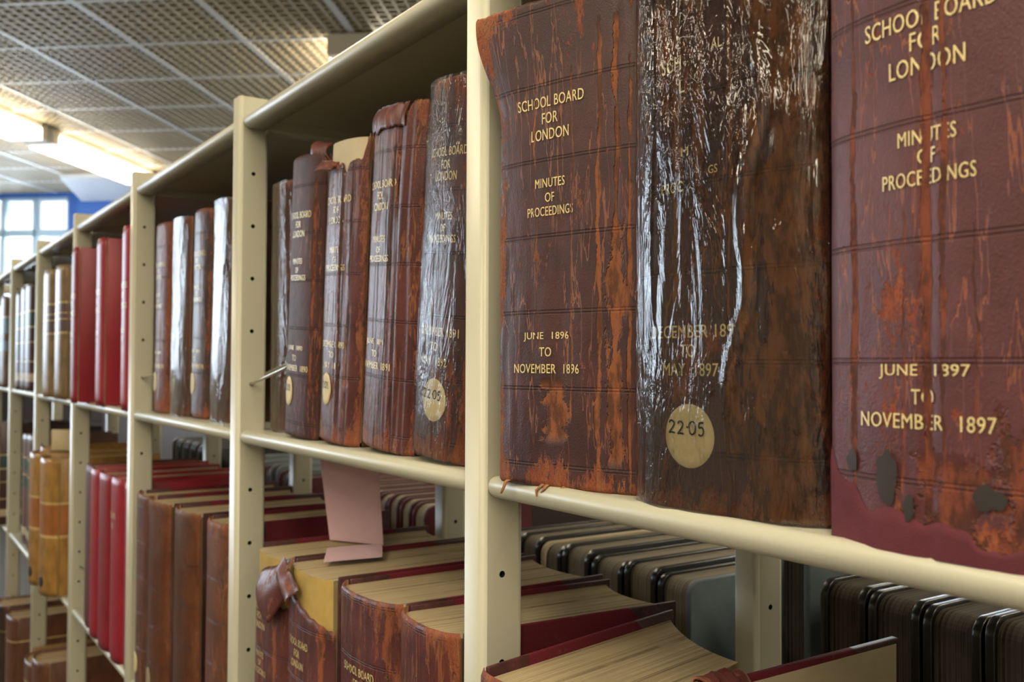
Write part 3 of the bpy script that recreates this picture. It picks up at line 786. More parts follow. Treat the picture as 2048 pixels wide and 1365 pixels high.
def shred(parent, base, pts, w, mat, name='leather_shred', seed=0.):
    """a thin torn strip of leather following a short path"""
    mb = MB(); n_ = len(pts)
    rows = []
    for k, p in enumerate(pts):
        hw = w*(1-.75*k/(n_-1))*(1 + .3*nz(k*1.7, seed))
        p = Vector(base) + Vector(p)
        rows.append([p + Vector((-hw, 0, 0)), p + Vector((0, -.0006, .0004)), p + Vector((hw, 0, 0))])
    mb.grid(lambda i, j: rows[j][i], 2, n_-1, lambda i, j: (i*.01, j*.01), 0)
    mb.grid(lambda i, j: rows[j][i] + Vector((0, .0008, 0)), 2, n_-1, None, 0, True, True)
    return mb.build(name, mat, parent)
for k, (bx, ln) in enumerate(((.012, .010), (.045, .009), (.049, .006), (.064, .005))):
    yb = SK*bx/T - .004
    shred(A['root'], (bx, yb, .002), [(0, 0, 0), (.001, -.003, -.001), (.002*(-1)**k, -.0055, -ln*.5), (-.001, -.0058, -ln)], .0026, M_LINING, seed=k)

# B: December 1896, in clear film with the sticker
T, BU, H, SK = .139, .017, .372, .014
SL = Lw(T, BU, SK)
CR_B = [(SL*.33, .0045, .010, .125, .36, 9.), (SL*.83, .022, .012, -.02, .40, 8.), (SL*.60, .0012, .012, .0, .34, 10.), (SL*.45, .004, .012, .19, .36, 9.)]
mB = L('wrapped_leather_december_1896', T, BU, H, SK, wear=.60, seed=8.4, cracks=CR_B, bands=(.034, .054), stretch=(26., 12.), rust=(.22, .060, .020), tan=(.28, .10, .03), crackcol=(.20, .075, .022), rough=.42, tail=.2, grain=.8)
gB = m_gold('gilt_december_1896', 8.4, .70)
linesB = [('SCH', .017, .2740, -.029, .0092), ('AL', .008, .2790, .0065, .006), ('L', .004, .259, -.02, .008), ('PROC', .018, .1975, -.0285, .0066), ('GS', .007, .2045, .004, .005), ('M', .006, .2185, -.018, .005), ('DECEMBER 189', .0655, .1088, -.0145, .0078), ('TO', .012, .0972, -.0155, .0078), ('MAY  1897', .044, .0858, -.014, .0078)]
def dispB(s, z): return .0008*nz(s*45, z*7, 9.) + .0003*nz(s*150, z*30, 1.)
mF1 = m_film('clear_film_near', 4.2, 1., .045, 1.2)
def drapeB(s, z):                                # long diagonal fold of the film, low on the right
    c = SL*.70 - .10*(.20-z)*0.9; d = abs(s - c - .004*math.sin(z*60))
    f = .0035*max(0, 1-d/.006)*sstep(.05, .09, z)*(1-sstep(.25, .30, z))
    for sc, wob in ((.62, .004), (.70, .006), (.37, .003), (.20, .003)):
        f += .0016*max(0, 1-abs(s - SL*sc - wob*nz(z*9, sc*20))/.0022)*sstep(.10, .16, z)
    return f
B = book('big brown volume in clear film with round sticker, between the 1896 and 1897 maroon volumes', .189, .022, SHELF, T, H, skew=SK, bulge=BU, mat=mB, nu=84, nv=190,
         disp=dispB, lines=linesB, gold=gB, film=mF1, stick=(-.0145, .0458, .0193), group='minutes volumes on the upper shelf', drape=drapeB, amp=.0016)

# C: June 1897, plum, split spine, cloth repair at the tail
T, BU, H = .142, .014, .382
SL = Lw(T, BU)
CR_C = [(SL*.445, .0021, .009, .015, .37, 9.), (SL*.50, .0013, .010, .02, .37, 12.), (SL*.155, .0016, .008, .02, .37, 10.), (SL*.83, .0045, .010, .0, .37, 8.), (SL*.60, .0007, .01, .02, .15, 20.), (SL*.36, .0007, .01, .03, .16, 18.), (SL*.55, .020, .020, -.02, .046, 30.), (SL*.76, .010, .016, -.02, .07, 22.)]
mC0 = dict(wear=.645, seed=13.7, cracks=CR_C, bands=(.032, .0567), stretch=(40., 11.), rough=.40, edge=.07, tail=.26, head=.04, crackcol=(.20, .046, .018))
mC = L('worn_leather_june_1897', T, BU, H, dark=PLUM, mid=PLUMM, rust=(.26, .05, .018), tan=(.34, .10, .035), **mC0)
gC = m_gold('gilt_june_1897', 13.7, .66, CR_C[:2])
def dispC(s, z):
    return .0009*nz(s*40, z*6, 4.) + .0003*nz(s*140, z*30, 8.) - .0018*max(0, 1-abs(s-SL*.445-.003*nz(z*9, 7.))/.0045)
linesC = [('SCHOOL BOARD', .068, .2525), ('FOR', .0165, .2415), ('LONDON', .039, .2299), ('MINUTES', .030, .196), ('OF', .009, .1865), ('PROCEEDINGS', .048, .1766), ('JUNE  1897', .047, .0858), ('TO', .011, .0741), ('NOVEMBER  1897', .070, .0625)]
linesC = [(t, w, z, -.008 if z > .15 else -.011, .0088 if k < 3 else .0072) for k, (t, w, z) in enumerate(linesC)]
C_ = book('plum volume with split spine and cloth tail, gilt June 1897, at the right edge', .341, .021, SHELF, T, H, bulge=BU, mat=mC, nu=84, nv=190, disp=dispC,
          lines=linesC, gold=gC, group='minutes volumes on the upper shelf')
# cloth repair patch along the foot of the spine, its torn upper edge showing the leather above
sp = C_['sp']; mb = MB()
def zedge(t): return .019 + .030*max(0, 1-t/.30)**.7 + .010*nz(t*9, 3.1) + .004*nz(t*34, 1.) - .008*sstep(.3, .6, t)
mb.grid(lambda i, j: sp.at(i/60, lerp(-.0003, zedge(i/60), j/6), .0010 if j < 6 else .0002), 60, 6, lambda i, j: (0, 0), 0)
M_CLOTHR = m_cloth('plum_repair_cloth', (.135, .030, .042), .75, 5., .25, .8)
mb.build('cloth_tail_repair', M_CLOTHR, C_['spine'], 'smooth plum cloth strip round the foot of the spine')
M_GLUE = paint('old_dark_glue', (.035, .026, .022), .55)
for k, (cx, cz, rx, rz) in enumerate(((-.052, .041, .004, .005), (-.030, .036, .006, .012), (-.018, .022, .003, .006), (.020, .030, .007, .006), (.070, .155, .009, .028))):
    mb = MB(); nn = 26; c0 = mb.vert(sp.at(sp.t_of_s(sp.L/2+cx), cz, .0013)); ring = []
    for q in range(nn):
        a = 2*math.pi*q/nn; g = 1 + .35*nz(math.cos(a)*1.6, math.sin(a)*1.6, k*3.)
        ring.append(mb.vert(sp.at(sp.t_of_s(sp.L/2 + cx + rx*g*math.cos(a)), cz + rz*g*math.sin(a), .0011)))
    for q in range(nn): mb.face([c0, ring[q], ring[(q+1) % nn]], None, 0, True)
    mb.build('glue_stain', M_GLUE, C_['spine'], 'dark stain')

# ------------------------------------------------------------------ second bay, upper shelf
GB2 = 'minutes volumes on the upper shelf'
T, BU, H = .085, .012, .322
m_ = L('wrapped_brown_leather', T, BU, H, dark=(.10, .03, .018), mid=(.17, .055, .028), wear=.53, seed=21., rough=.45, bands=None)
book('brown film-wrapped volume behind the leaning steel rods, half hidden by the June 1890 book', -.5675, .050, SHELF, T, H, bulge=BU, mat=m_, nu=40, nv=70, film=m_film('clear_film_rods', 9.1, 1., .05, 1.2), group=GB2)

T, BU, H = .094, .014, .330; SL = Lw(T, BU)
m_ = L('smooth_leather_june_1890', T, BU, H, dark=(.045, .0145, .013), mid=(.075, .026, .022), wear=.74, seed=24., rough=.55, spec=.35, cracks=[(SL*.86, .002, .006, .05, .3, 12.)], edge=.1, tail=.08, head=.1)
g_ = m_gold('gilt_june_1890', 24., .62)
b_ = book('smooth dark brown volume gilt June 1890, with a slim sticker', -.462, .030, SHELF, T, H, bulge=BU, lean=.062, mat=m_, nu=50, nv=90,
          disp=lambda s, z: .0006*nz(s*50, z*8, 24.), lines=title_lines('JUNE  1890', 'NOVEMBER  1890', -.002), gold=g_, group=GB2,
          ztop=lambda t: .330 - .004*sstep(.75, 1, t))
sticker(b_['sp'], b_['root'], -.014, .0525, .0175, True, .0013, .62)
# torn leather curl standing up at its right shoulder
def flap(parent, P, nu, nv, mats, name='torn_leather_flap', th=.0016, label=None):
    mb = MB(); b0 = mb.grid(P, nu, nv, lambda i, j: (i*.003, j*.003), 0)
    pts = [Vector(v) for v in mb.v]; W2 = nu + 1; off = []
    for j in range(nv+1):
        for i in range(nu+1):
            a = pts[j*W2 + min(i+1, nu)] - pts[j*W2 + max(i-1, 0)]; c = pts[min(j+1, nv)*W2 + i] - pts[max(j-1, 0)*W2 + i]
            nrm = a.cross(c); nrm = nrm.normalized() if nrm.length else Vector((0, 0, 1)); off.append(pts[j*W2+i] - nrm*th)
    b1 = mb.grid(lambda i, j: off[j*W2+i], nu, nv, lambda i, j: (i*.003, j*.003), 1 if len(mats) > 1 else 0, True, True)
    edge = [j*W2 for j in range(nv+1)], [j*W2 + nu for j in range(nv+1)], list(range(W2)), [nv*W2 + i for i in range(W2)]
    for e in edge:
        for k in range(len(e)-1): mb.face([b0+e[k], b0+e[k+1], b1+e[k+1], b1+e[k]], [(0, 0)]*4, 0)
    return mb.build(name, mats, parent, label)
def curl(i, j):
    u, v = i/8, j/14; a = lerp(-.3, 3.6, v)
    return Vector((.070 + .026*u - .004*nz(v*3, u*2), -.006 + .009*u - .008*math.sin(a)*.8, .322 + .012*v*1.1 + .010*(1-math.cos(a))*.5 - .004*u))
flap(b_['root'], curl, 8, 14, [M_FLAP, M_LINING], 'torn_leather_curl')

T, BU, H = .096, .015, .331; SL = Lw(T, BU)
CRc = [(SL*.50, .0007, .010, .0, .32, 14.), (SL*.56, .0008, .010, .06, .33, 12.), (SL*.62, .0018, .008, .02, .33, 11.), (SL*.68, .0014, .010, .0, .32, 13.), (SL*.80, .0016, .008, .0, .33, 11.), (SL*.06, .003, .006, .0, .33, 9.)]
m_ = L('split_leather_december_1890', T, BU, H, dark=(.075, .021, .019), mid=(.12, .036, .033), wear=.63, seed=31., rough=.25, cracks=CRc, fold=.8, crack=.02, crackcol=(.07, .020, .012))
g_ = m_gold('gilt_december_1890', 31., .62, CRc[:3])
def ztc(t): return .331 - .026*sstep(.0, .12, t)*(1-sstep(.80, .97, t)) - .010*abs(nz(t*9, 2.)) - .006*abs(nz(t*30, 5.)) - .012*math.exp(-((t-.62)/.04)**2)
def dispc(s, z): return .0010*nz(s*130, z*8, 31.) + .0007*nz(s*45, z*5, 3.) - .002*max(0, 1-abs(s-SL*.64-.003*nz(z*9, 1.))/.003)
b_ = book('cracked red brown volume with a torn head showing cream lining', -.358, .032, SHELF, T, H, bulge=BU, lean=.066, mat=m_, nu=64, nv=120, disp=dispc, ztop=ztc,
          lines=title_lines('DECEMBER 1890', 'MAY  1891', .001, w0=.055, w1=.037), gold=g_, group=GB2, front_mat=M_PASTE, page_drop=.004)
sticker(b_['sp'], b_['root'], -.010, .0575, .0175, True, .0013, .74)
def droop(i, j):
    u, v = i/10, j/5
    return Vector((-.004 + .046*u, -.006 - .011*math.sin(math.pi*(.15+.7*u)) - .010*v, .305 + .006*(1-u) - .013*v*(1-.3*u) + .002*nz(u*5, v*4)))
flap(b_['root'], droop, 10, 5, [M_FLAP, M_LINING], 'drooping_leather_tear', -.0016)

T, BU, H = .106, .016, .336; SL = Lw(T, BU)
CRd = [(SL*.64, .0018, .012, .16, .30, 8.), (SL*.55, .0014, .010, .0, .25, 12.), (SL*.72, .0020, .008, .0, .34, 9.), (SL*.48, .0012, .008, .0, .1, 16.), (SL*.36, .0007, .008, .06, .33, 12.), (SL*.42, .0006, .010, .02, .30, 16.), (SL*.60, .0009, .012, .0, .33, 10.)]
m_ = L('folded_leather_june_1891', T, BU, H, dark=(.070, .0195, .018), mid=(.115, .033, .030), wear=.63, seed=37., rough=.23, cracks=CRd, fold=1.6, crack=.022, crackcol=(.050, .015, .010))
g_ = m_gold('gilt_june_1891', 37., .60, CRd[:2])
def dispd(s, z):
    k = sstep(.35, .6, s/SL)
    return (.0007 + .0016*k)*nz(s*150 + .8*nz(z*7, 2.), z*4, 37.) + .0009*nz(s*50, z*5, 3.) - .004*max(0, 1-abs(s-SL*.70-.002*nz(z*12, 1.))/.003)*sstep(.22, .26, z)
def ztd(t): return .336 - .010*math.exp(-((t-.72)/.025)**2) - .002*abs(nz(t*22, 6.)) + .003*sstep(.74, .80, t)
b_ = book('deeply wrinkled red brown volume, second to the left of the nearest upright', -.251, .034, SHELF, T, H, bulge=BU, lean=.078, mat=m_, nu=90, nv=150, disp=dispd, ztop=ztd,
          lines=[(t, w, z, -.010, c) for t, w, z, _, c in title_lines('JUNE  1891', 'NOVEMBER  1891', .0, w1=.067)], gold=g_, group=GB2)
def capf(i, j):
    u, v = i/40, j/8
    t = lerp(.03, .70, u); zl = .024 + .006*nz(u*9, 5.) + .004*nz(u*31, 2.)
    p = b_['sp'].at(t, .339 - zl*v, .0020 + .0022*math.sin(math.pi*v)*(.6+.4*nz(u*8, 1.)) + .0016*nz(u*26, v*1.5))
    return p + Vector((0, .004*(1-v)**2, .0016*nz(u*12, 2.)))
flap(b_['root'], capf, 40, 8, [M_FLAP, M_LINING], 'loose_headcap', -.0012)

T, BU, H = .098, .014, .337; SL = Lw(T, BU)
m_ = L('wrapped_leather_december_1891', T, BU, H, dark=(.045, .015, .014), mid=(.09, .03, .026), wear=.60, seed=43., rough=.4, cracks=[(SL*.75, .003, .01, 0, .1, 12.)])
g_ = m_gold('gilt_december_1891', 43., .60)
b_ = book('dark volume in creased film with a sticker, immediately left of the nearest upright', -.138, .032, SHELF, T, H, bulge=BU, lean=.10, mat=m_, nu=60, nv=110,
          lines=[('SCHOOL BOARD', .06, .272, .004, .008), ('FOR', .015, .2605, .004, .008), ('LONDON', .035, .2505, .004, .008), ('MINUTES', .029, .2155, .004, .0068), ('OF', .009, .205, .004, .0068), ('PROCEEDINGS', .046, .1955, .002, .0068),
                 ('DECEMBER 1891', .062, .1135, .004, .0078), ('TO', .012, .1, .0, .0078), ('MAY  1892', .043, .087, 0., .0078)], gold=g_,
          film=m_film('clear_film_may_1892', 14.4, 1.3, .0, .75), stick=(.004, .0525, .0192), group=GB2, amp=.0018, disp=lambda s, z: .0006*nz(s*60, z*9, 43.))

# ------------------------------------------------------------------ third bay, upper shelf
for (lab, x, y, T, H, lean, dark, mid, wear, film, d0, d1, st, sd) in (
        ('red brown volume with a sticker, beside the third upright on the upper shelf', -1.135, .038, .085, .336, .02, (.10, .022, .014), (.17, .042, .024), .58, 0, 'JUNE  1888', 'NOVEMBER', True, 51.),
        ('wide film-wrapped volume with a sticker, bright with glare, in the third bay', -1.028, .040, .095, .330, .03, (.12, .045, .028), (.20, .085, .05), .56, 1, '', 'MAY', True, 53.),
        ('dark grey brown volume with a small sticker, right of the bright film-wrapped one', -.925, .046, .078, .333, .04, (.045, .024, .022), (.08, .042, .036), .66, 2, 'JUNE  1889', 'NOVEMBER', True, 55.),
        ('film-wrapped volume half hidden behind the second upright', -.832, .050, .095, .334, .04, (.12, .05, .035), (.2, .09, .06), .6, 1, '', '', False, 57.)):
    SL = Lw(T, .013)
    m_ = L('third_bay_leather', T, .013, H, dark=dark, mid=mid, wear=wear, seed=sd, rough=.32, fold=.7 if film == 2 else 0., cracks=[(SL*.7, .0016, .01, 0, .33, 10.)])
    ln = []
    if d0: ln = title_lines(d0, d1, .0)
    elif d1: ln = [('SCHOOL BOARD', .06, .24, 0, .008), (d1, .05, .10, 0, .007)]
    b_ = book(lab, x, y, SHELF, T, H, bulge=.013, lean=lean, mat=m_, nu=40, nv=70, disp=lambda s, z, sd=sd: .0008*nz(s*70, z*8, sd), lines=ln or None, gold=m_gold('third_bay_gilt', sd, .60) if ln else None,
              film=m_film('third_bay_film', sd, 1., .08, 1.4) if film == 1 else None, group='old volumes on the upper shelf of the third bay')
    if st: sticker(b_['sp'], b_['root'], -.012, .054, .018, False, .0013 if film != 1 else .0016, .9)

# ------------------------------------------------------------------ plain cloth books further along
def plain(label, x, y, z, T, H, mat, name='cloth_book', bulge=.010, D=.24, lean=0., group=None, lines=None, gold=None, film=None, pmat=None, nu=24, nv=24, bmat=None, rot=0., p=2.4, q=.55, cat='book', **kw):
    return book(label, x, y, z, T, H, D, bulge, 0., lean, rot, mat, bmat or mat, nu, nv, lines=lines, gold=gold, film=film, group=group, pmat=pmat or M_PAGES, name=name, p=p, q=q, cat=cat, **kw)
M_RED = m_cloth('red_buckram', (.26, .010, .020), .38, 11., .5, .85)
M_RED2 = m_cloth('bright_red_buckram', (.33, .016, .030), .36, 12., .5, .85)
M_MAROON = m_cloth('brown_maroon_buckram', (.11, .022, .018), .5, 13.)
gR = m_gold('pale_gilt_on_red', 61., .70, (), (.86, .74, .50))
LR = [('MINUTES', .042, .235, 0, .011), ('OF', .012, .216, 0, .010), ('MEETINGS', .040, .197, 0, .011), ('VOLUME', .03, .150, 0, .009), ('XX', .012, .135, 0, .009)]
GR = 'tall red books in the fourth bay'
plain('tall red book furthest forward, overlapping the fourth upright', -1.650, -.018, SHELF, .050, .343, M_RED, group=GR, lines=LR, gold=gR)
plain('tall red book in the middle of three on the upper shelf', -1.488, .003, SHELF, .060, .347, M_RED2, group=GR, lines=LR, gold=gR)
plain('tall red book half hidden by the third upright', -1.258, .006, SHELF, .050, .347, M_RED2, group=GR, lines=LR, gold=gR)

def m_zones(name, base, zones, rough=.4, seed=0., H=.33):
    """calf or cloth spine with labels and ruled bands at given heights"""
    n = NT(name); u0, uv = n.uv(seed); sep = n.node('ShaderNodeSeparateXYZ', None, Vector=u0); z_ = sep.outputs[1]
    d = n.noise(n.vec('MULTIPLY', uv, (60., 25., 1.)), 1., 5., .6)
    c = n.mix(n.rng(d, .35, .7), base, tuple(k*.6 for k in base))
    for z0, z1, col in zones:
        m = n.math('MULTIPLY', n.rng(z_, z0-.0006, z0+.0006), n.rng(z_, z1-.0006, z1+.0006, 1., 0.))
        c = n.mix(m, c, n.mix(n.rng(d, .4, .7), col, tuple(k*.75 for k in col)))
    return n.done(n.bsdf(c, rough, n.bump(d, .3, .0008), 0, .5))
GOLDC = (.62, .48, .22)
M_TANCALF = m_zones('tan_calf', (.28, .18, .085), [(.165, .235, (.14, .085, .085)), (.235, .240, GOLDC), (.160, .165, GOLDC), (.195, .198, GOLDC), (.21, .213, GOLDC)], .3, 71.)  # dark label, with a greyish sheen mixed into its colour
M_AMBER = m_zones('amber_calf', (.42, .22, .05), [(.150, .225, (.36, .13, .03)), (.225, .231, (.60, .42, .16)), (.143, .150, (.60, .42, .16))], .3, 73.)
M_DBROWN = m_zones('dark_brown_calf', (.065, .028, .022), [(.20, .245, (.02, .05, .045)), (.245, .249, GOLDC), (.196, .20, GOLDC), (.15, .153, GOLDC), (.09, .093, GOLDC), (.03, .055, (.55, .46, .3))], .32, 75.)
M_BROWNL = m_zones('brown_calf_green_labels', (.13, .055, .035), [(.235, .27, (.015, .05, .04)), (.18, .215, (.015, .05, .04)), (.272, .276, GOLDC), (.218, .222, GOLDC), (.03, .055, (.6, .52, .36))], .35, 77.)
M_BLUELAB = m_zones('brown_calf_blue_labels', (.16, .085, .05), [(.19, .245, (.16, .25, .33)), (.13, .165, (.16, .25, .33)), (.247, .252, (.6, .6, .55))], .35, 79.)
M_CHEST = m_zones('chestnut_calf', (.16, .062, .030), [(.19, .194, GOLDC)], .35, 81.)
M_TANB = m_cloth('tan_board', (.34, .19, .07), .6, 14.)
GT = 'tan calf books in the fifth bay'
plain('narrow tan calf book with a dark label, first in the fifth bay', -2.175, .0, SHELF, .060, .318, M_TANCALF, 'calf_book', group=GT, pmat=M_PAGES_TAN)
plain('tan calf book with gilt bands, middle of the fifth bay', -2.105, -.004, SHELF, .105, .327, M_TANCALF, 'calf_book', .020, group=GT, pmat=M_PAGES_TAN)
plain('tan calf book with a dark label, touching the fourth upright', -1.985, .006, SHELF, .10, .330, M_TANCALF, 'calf_book', .020, group=GT, pmat=M_PAGES_TAN)
GD = 'dark calf books in the sixth bay'
plain('dark brown calf book with gilt bands beside the sixth upright', -2.885, .018, SHELF, .085, .318, M_DBROWN, 'calf_book', .016, group=GD)
plain('dark calf book with a pale label near its foot, middle of the sixth bay', -2.785, .022, SHELF, .105, .330, M_DBROWN, 'calf_book', .018, group=GD)
plain('dark brown calf book partly behind the fifth upright', -2.67, .022, SHELF, .10, .333, M_DBROWN, 'calf_book', .018, group=GD)
plain('brown calf book with pale blue labels at the left edge, upper shelf', -3.34, .012, SHELF, .10, .300, M_BLUELAB, 'calf_book', .018)
plain('brown calf book with pale blue labels, second at the left edge', -3.225, .010, SHELF, .10, .325, M_BLUELAB, 'calf_book', .018)

# ------------------------------------------------------------------ lower shelf: half leather volumes seen from above
CLOTH_RED = (.15, .010, .020)
def half(name, D, H, seed, cloth=CLOTH_RED, leather=(.045, .013, .013)): return m_half(name, leather, cloth, D, H, .42, seed)
GL = 'half leather minutes volumes on the lower shelf'
HB = .355
# second bay
T = .108; SL = Lw(T, .014)
m1 = L('torn_leather_first', T, .014, HB, dark=(.085, .024, .020), mid=(.14, .040, .033), wear=.63, seed=91., rough=.42, cracks=[(SL*.45, .003, .006, .0, .30, 9.), (SL*.75, .006, .006, .0, .35, 9.)], fold=.5)
g1 = m_gold('gilt_lower', 91., .60)
b1_ = book('half leather volume with folded broken spine, on the lower shelf by the second upright', -.487, .004, LOWER, T, HB, D=.235, bulge=.014, mat=m1, bmat=half('half_leather_first', .235, HB, 92.), nu=48, nv=90,
           disp=lambda s, z: .0012*nz(s*70, z*8, 91.), ztop=lambda t: .315 - .012*abs(nz(t*7, 2.)) - .02*t, lines=[('SCHOOL BOARD', .055, .288, -.012, .008), ('FOR', .015, .277, -.012, .008), ('LONDON', .035, .266, -.012, .008), ('MINUTES', .028, .232, -.012, .007), ('OF', .009, .222, -.012, .007), ('PROCEEDINGS', .045, .212, -.012, .007)],
           gold=g1, group=GL, front_mat=M_MULL, page_drop=.006)
def fold1(i, j):                                 # the head of the spine leather folded over and hanging forward
    u, v = i/16, j/12
    top = Vector((.012, -.010, .330)).lerp(Vector((.108, -.008, .362)), u)
    bot = Vector((.036, -.021, .281)).lerp(Vector((.068, -.026, .283)), u/.45) if u < .45 else Vector((.068, -.026, .283)).lerp(Vector((.112, -.016, .326)), (u-.45)/.55)
    p = top.lerp(bot, v); p.x += .032 ; p.y -= .009*math.sin(math.pi*min(1, .12+v*.9)) ; p.z += .003*nz(u*3, v*4) + (.003*nz(u*11, 3.) if j == 12 else 0)
    return p
flap(b1_['root'], fold1, 16, 12, [M_FLAP, M_LINING], 'folded_spine_flap', -.0022)
def fold1b(i, j):
    u, v = i/12, j/8
    top = Vector((.098, -.016, .360)).lerp(Vector((.150, -.020, .334)), u); bot = Vector((.104, -.024, .330)).lerp(Vector((.132, -.026, .314)), u)
    p = top.lerp(bot, v); p.x += .026; p.y -= .006*math.sin(math.pi*v); p.z += .003*nz(u*4, v*3)
    return p
flap(b1_['root'], fold1b, 12, 8, [M_FLAP, M_LINING], 'folded_spine_flap', -.0022)
T = .118; SL = Lw(T, .016)
m2 = L('torn_leather_second', T, .016, HB, dark=(.075, .022, .022), mid=(.12, .036, .034), wear=.64, seed=95., rough=.38, cracks=[(SL*.42, .0014, .006, .0, .33, 9.), (SL*.86, .006, .006, .0, .35, 9.)], fold=.7)
b2_ = book('lower shelf volume with yellow spine lining exposed at its torn head', -.372, .003, LOWER, T, HB, D=.235, bulge=.016, mat=m2, bmat=half('half_leather_second', .235, HB, 96.), nu=48, nv=90,
           disp=lambda s, z: .0012*nz(s*80, z*7, 95.), ztop=lambda t: .330 - .030*sstep(.1, .95, t) - .004*abs(nz(t*9, 7.)), lines=[('SCHOOL BOARD', .055, .276, -.006, .008), ('FOR', .015, .264, -.006, .008), ('LONDON', .035, .253, -.006, .008), ('MINUTES', .028, .216, -.006, .007), ('OF', .009, .206, -.006, .007), ('PROCEEDINGS', .045, .196, -.006, .007)],
           gold=m_gold('gilt_lower', 95., .58), group=GL, front_mat=M_MULL, page_drop=.004)
T = .125; SL = Lw(T, .018)
m3 = L('wrinkled_leather_third', T, .018, HB, dark=(.075, .022, .024), mid=(.13, .040, .042), wear=.64, seed=99., rough=.30, cracks=[(SL*.60, .0012, .006, .0, .35, 9.), (SL*.92, .005, .005, .0, .35, 9.)], fold=1.6, head=.12)
b3_ = book('half leather volume with rippled purple brown spine, third on the lower shelf', -.243, .010, LOWER, T, HB, D=.235, bulge=.020, mat=m3, bmat=half('half_leather_third', .235, HB, 100.), nu=70, nv=110,
           disp=lambda s, z: .0017*nz(s*150 + nz(z*9, 1.), z*5, 99.)*(1 if s < SL*.6 else .4), lines=[('SCHOOL BOARD', .060, .283, .006, .008), ('FOR', .015, .271, .006, .008), ('LONDON', .035, .260, .006, .008), ('MINUTES', .028, .225, .006, .007)],
           gold=m_gold('gilt_lower', 99., .58), group=GL, page_drop=.005)
T = .108; SL = Lw(T, .016)
m4 = L('red_leather_fourth', T, .016, HB, dark=(.085, .022, .020), mid=(.15, .035, .028), wear=.61, seed=103., rough=.36, cracks=[(SL*.08, .004, .006, .0, .35, 9.)], fold=.5, crack=.02, head=.2)
b4_ = book('lower shelf volume with a frayed rusty head, just left of the nearest upright', -.116, .012, LOWER, T, HB, D=.225, bulge=.018, mat=m4, bmat=half('half_leather_fourth', .225, HB, 104.), nu=60, nv=100, rot=-.07,
           disp=lambda s, z: .0009*nz(s*90, z*8, 103.), group=GL, page_drop=.005, lines=[('SCHOOL BOARD', .060, .270, .0, .008)], gold=m_gold('gilt_lower', 103., .62))
# pink slips
def slip(label, pts, group='pink paper slips'):
    mb = MB(); p = [Vector(q) for q in pts]; c = sum(p, Vector())/4
    def P(i, j, o=0.):
        u, v = i/6, j/6; q = p[0].lerp(p[1], u).lerp(p[3].lerp(p[2], u), v) - c
        return q + Vector((0, .002*math.sin(u*2.2)*math.sin(v*2.4) + o, 0))
    mb.grid(lambda i, j: P(i, j), 6, 6); mb.grid(lambda i, j: P(i, j, .0003), 6, 6, None, 0, True, True)
    return tag(mb.build('paper_slip', M_PINK, None, None, c + Vector((0, 0, ZC))), label, 'paper slip', group)
slip('tall pink paper slip standing up among the lower books of the second bay', [(-.4735, .090, -.2235), (-.405, .131, -.2235), (-.416, .125, -.112), (-.489, .082, -.120)])
slip('short pink paper slip lying on the page tops of the second lower volume', [(-.3235, .018, -.2178), (-.3140, .084, -.2178), (-.366, .108, -.2130), (-.374, .044, -.2130)])
# first bay
T = .130; DD = .235
m5 = L('plum_leather_leaning', T, .016, HB, dark=PLUM, mid=PLUMM, wear=.62, seed=107., rough=.42)
b5_ = book('broad lower shelf volume with wide fanned page tops, right of the nearest upright', .072, -.026, LOWER, T, HB, D=DD, bulge=.016, mat=m5, bmat=half('half_leather_leaning', DD, HB, 108.), nu=50, nv=70, rot=.20,
           group=GL, page_drop=.008, board2=False, pages_x=(.0042, .124), x1b=.112, D1=.165)
T = .13; m6 = L('torn_plum_leather', T, .014, HB, dark=PLUM, mid=PLUMM, wear=.58, seed=111., rough=.32)
r = empty('leather_book', (.200, .022, LOWER + ZC), 'volume with a torn curling headcap and sunken pages, at the lower right', 'book', GL, (0, 0, .0))
sp6 = Spine(T, .014); spine_part(sp6, HB, m6, r, 40, 60, lambda t: HB - .030*sstep(.0, .2, t) - .01*abs(nz(t*9, 1.)))
board(r, 0, .0065, .045, .255, .001, .361, half('half_leather_torn', .255, .361, 112.), M_PASTE, 1)
board(r, T-.0045, T, .003, .235, .001, HB, half('half_leather_torn', .255, HB, 113.))
pages(r, sp6, .012, T-.005, .236, .004, .318, M_PAGES, .014)
def curl6(i, j):
    u, v = i/12, j/12; a = lerp(-.6, 4.2, v)
    return Vector((.004 + .012*math.sin(a) + .003*nz(u*6, v*5), .046 + .034*u - .004*v, .352 + .007*(1-math.cos(a)) + .006*nz(u*7, v*3)))
flap(r, curl6, 12, 12, [M_FLAP, M_FLAP], 'torn_headcap')
def curl7(i, j):
    u, v = i/8, j/10
    return Vector((-.006 + .010*u + .004*math.sin(v*7), .030 + .022*u, .300 + .055*v - .012*u + .004*nz(u*6, v*6)))
flap(r, curl7, 8, 10, [M_FLAP, M_FLAP], 'torn_headcap')

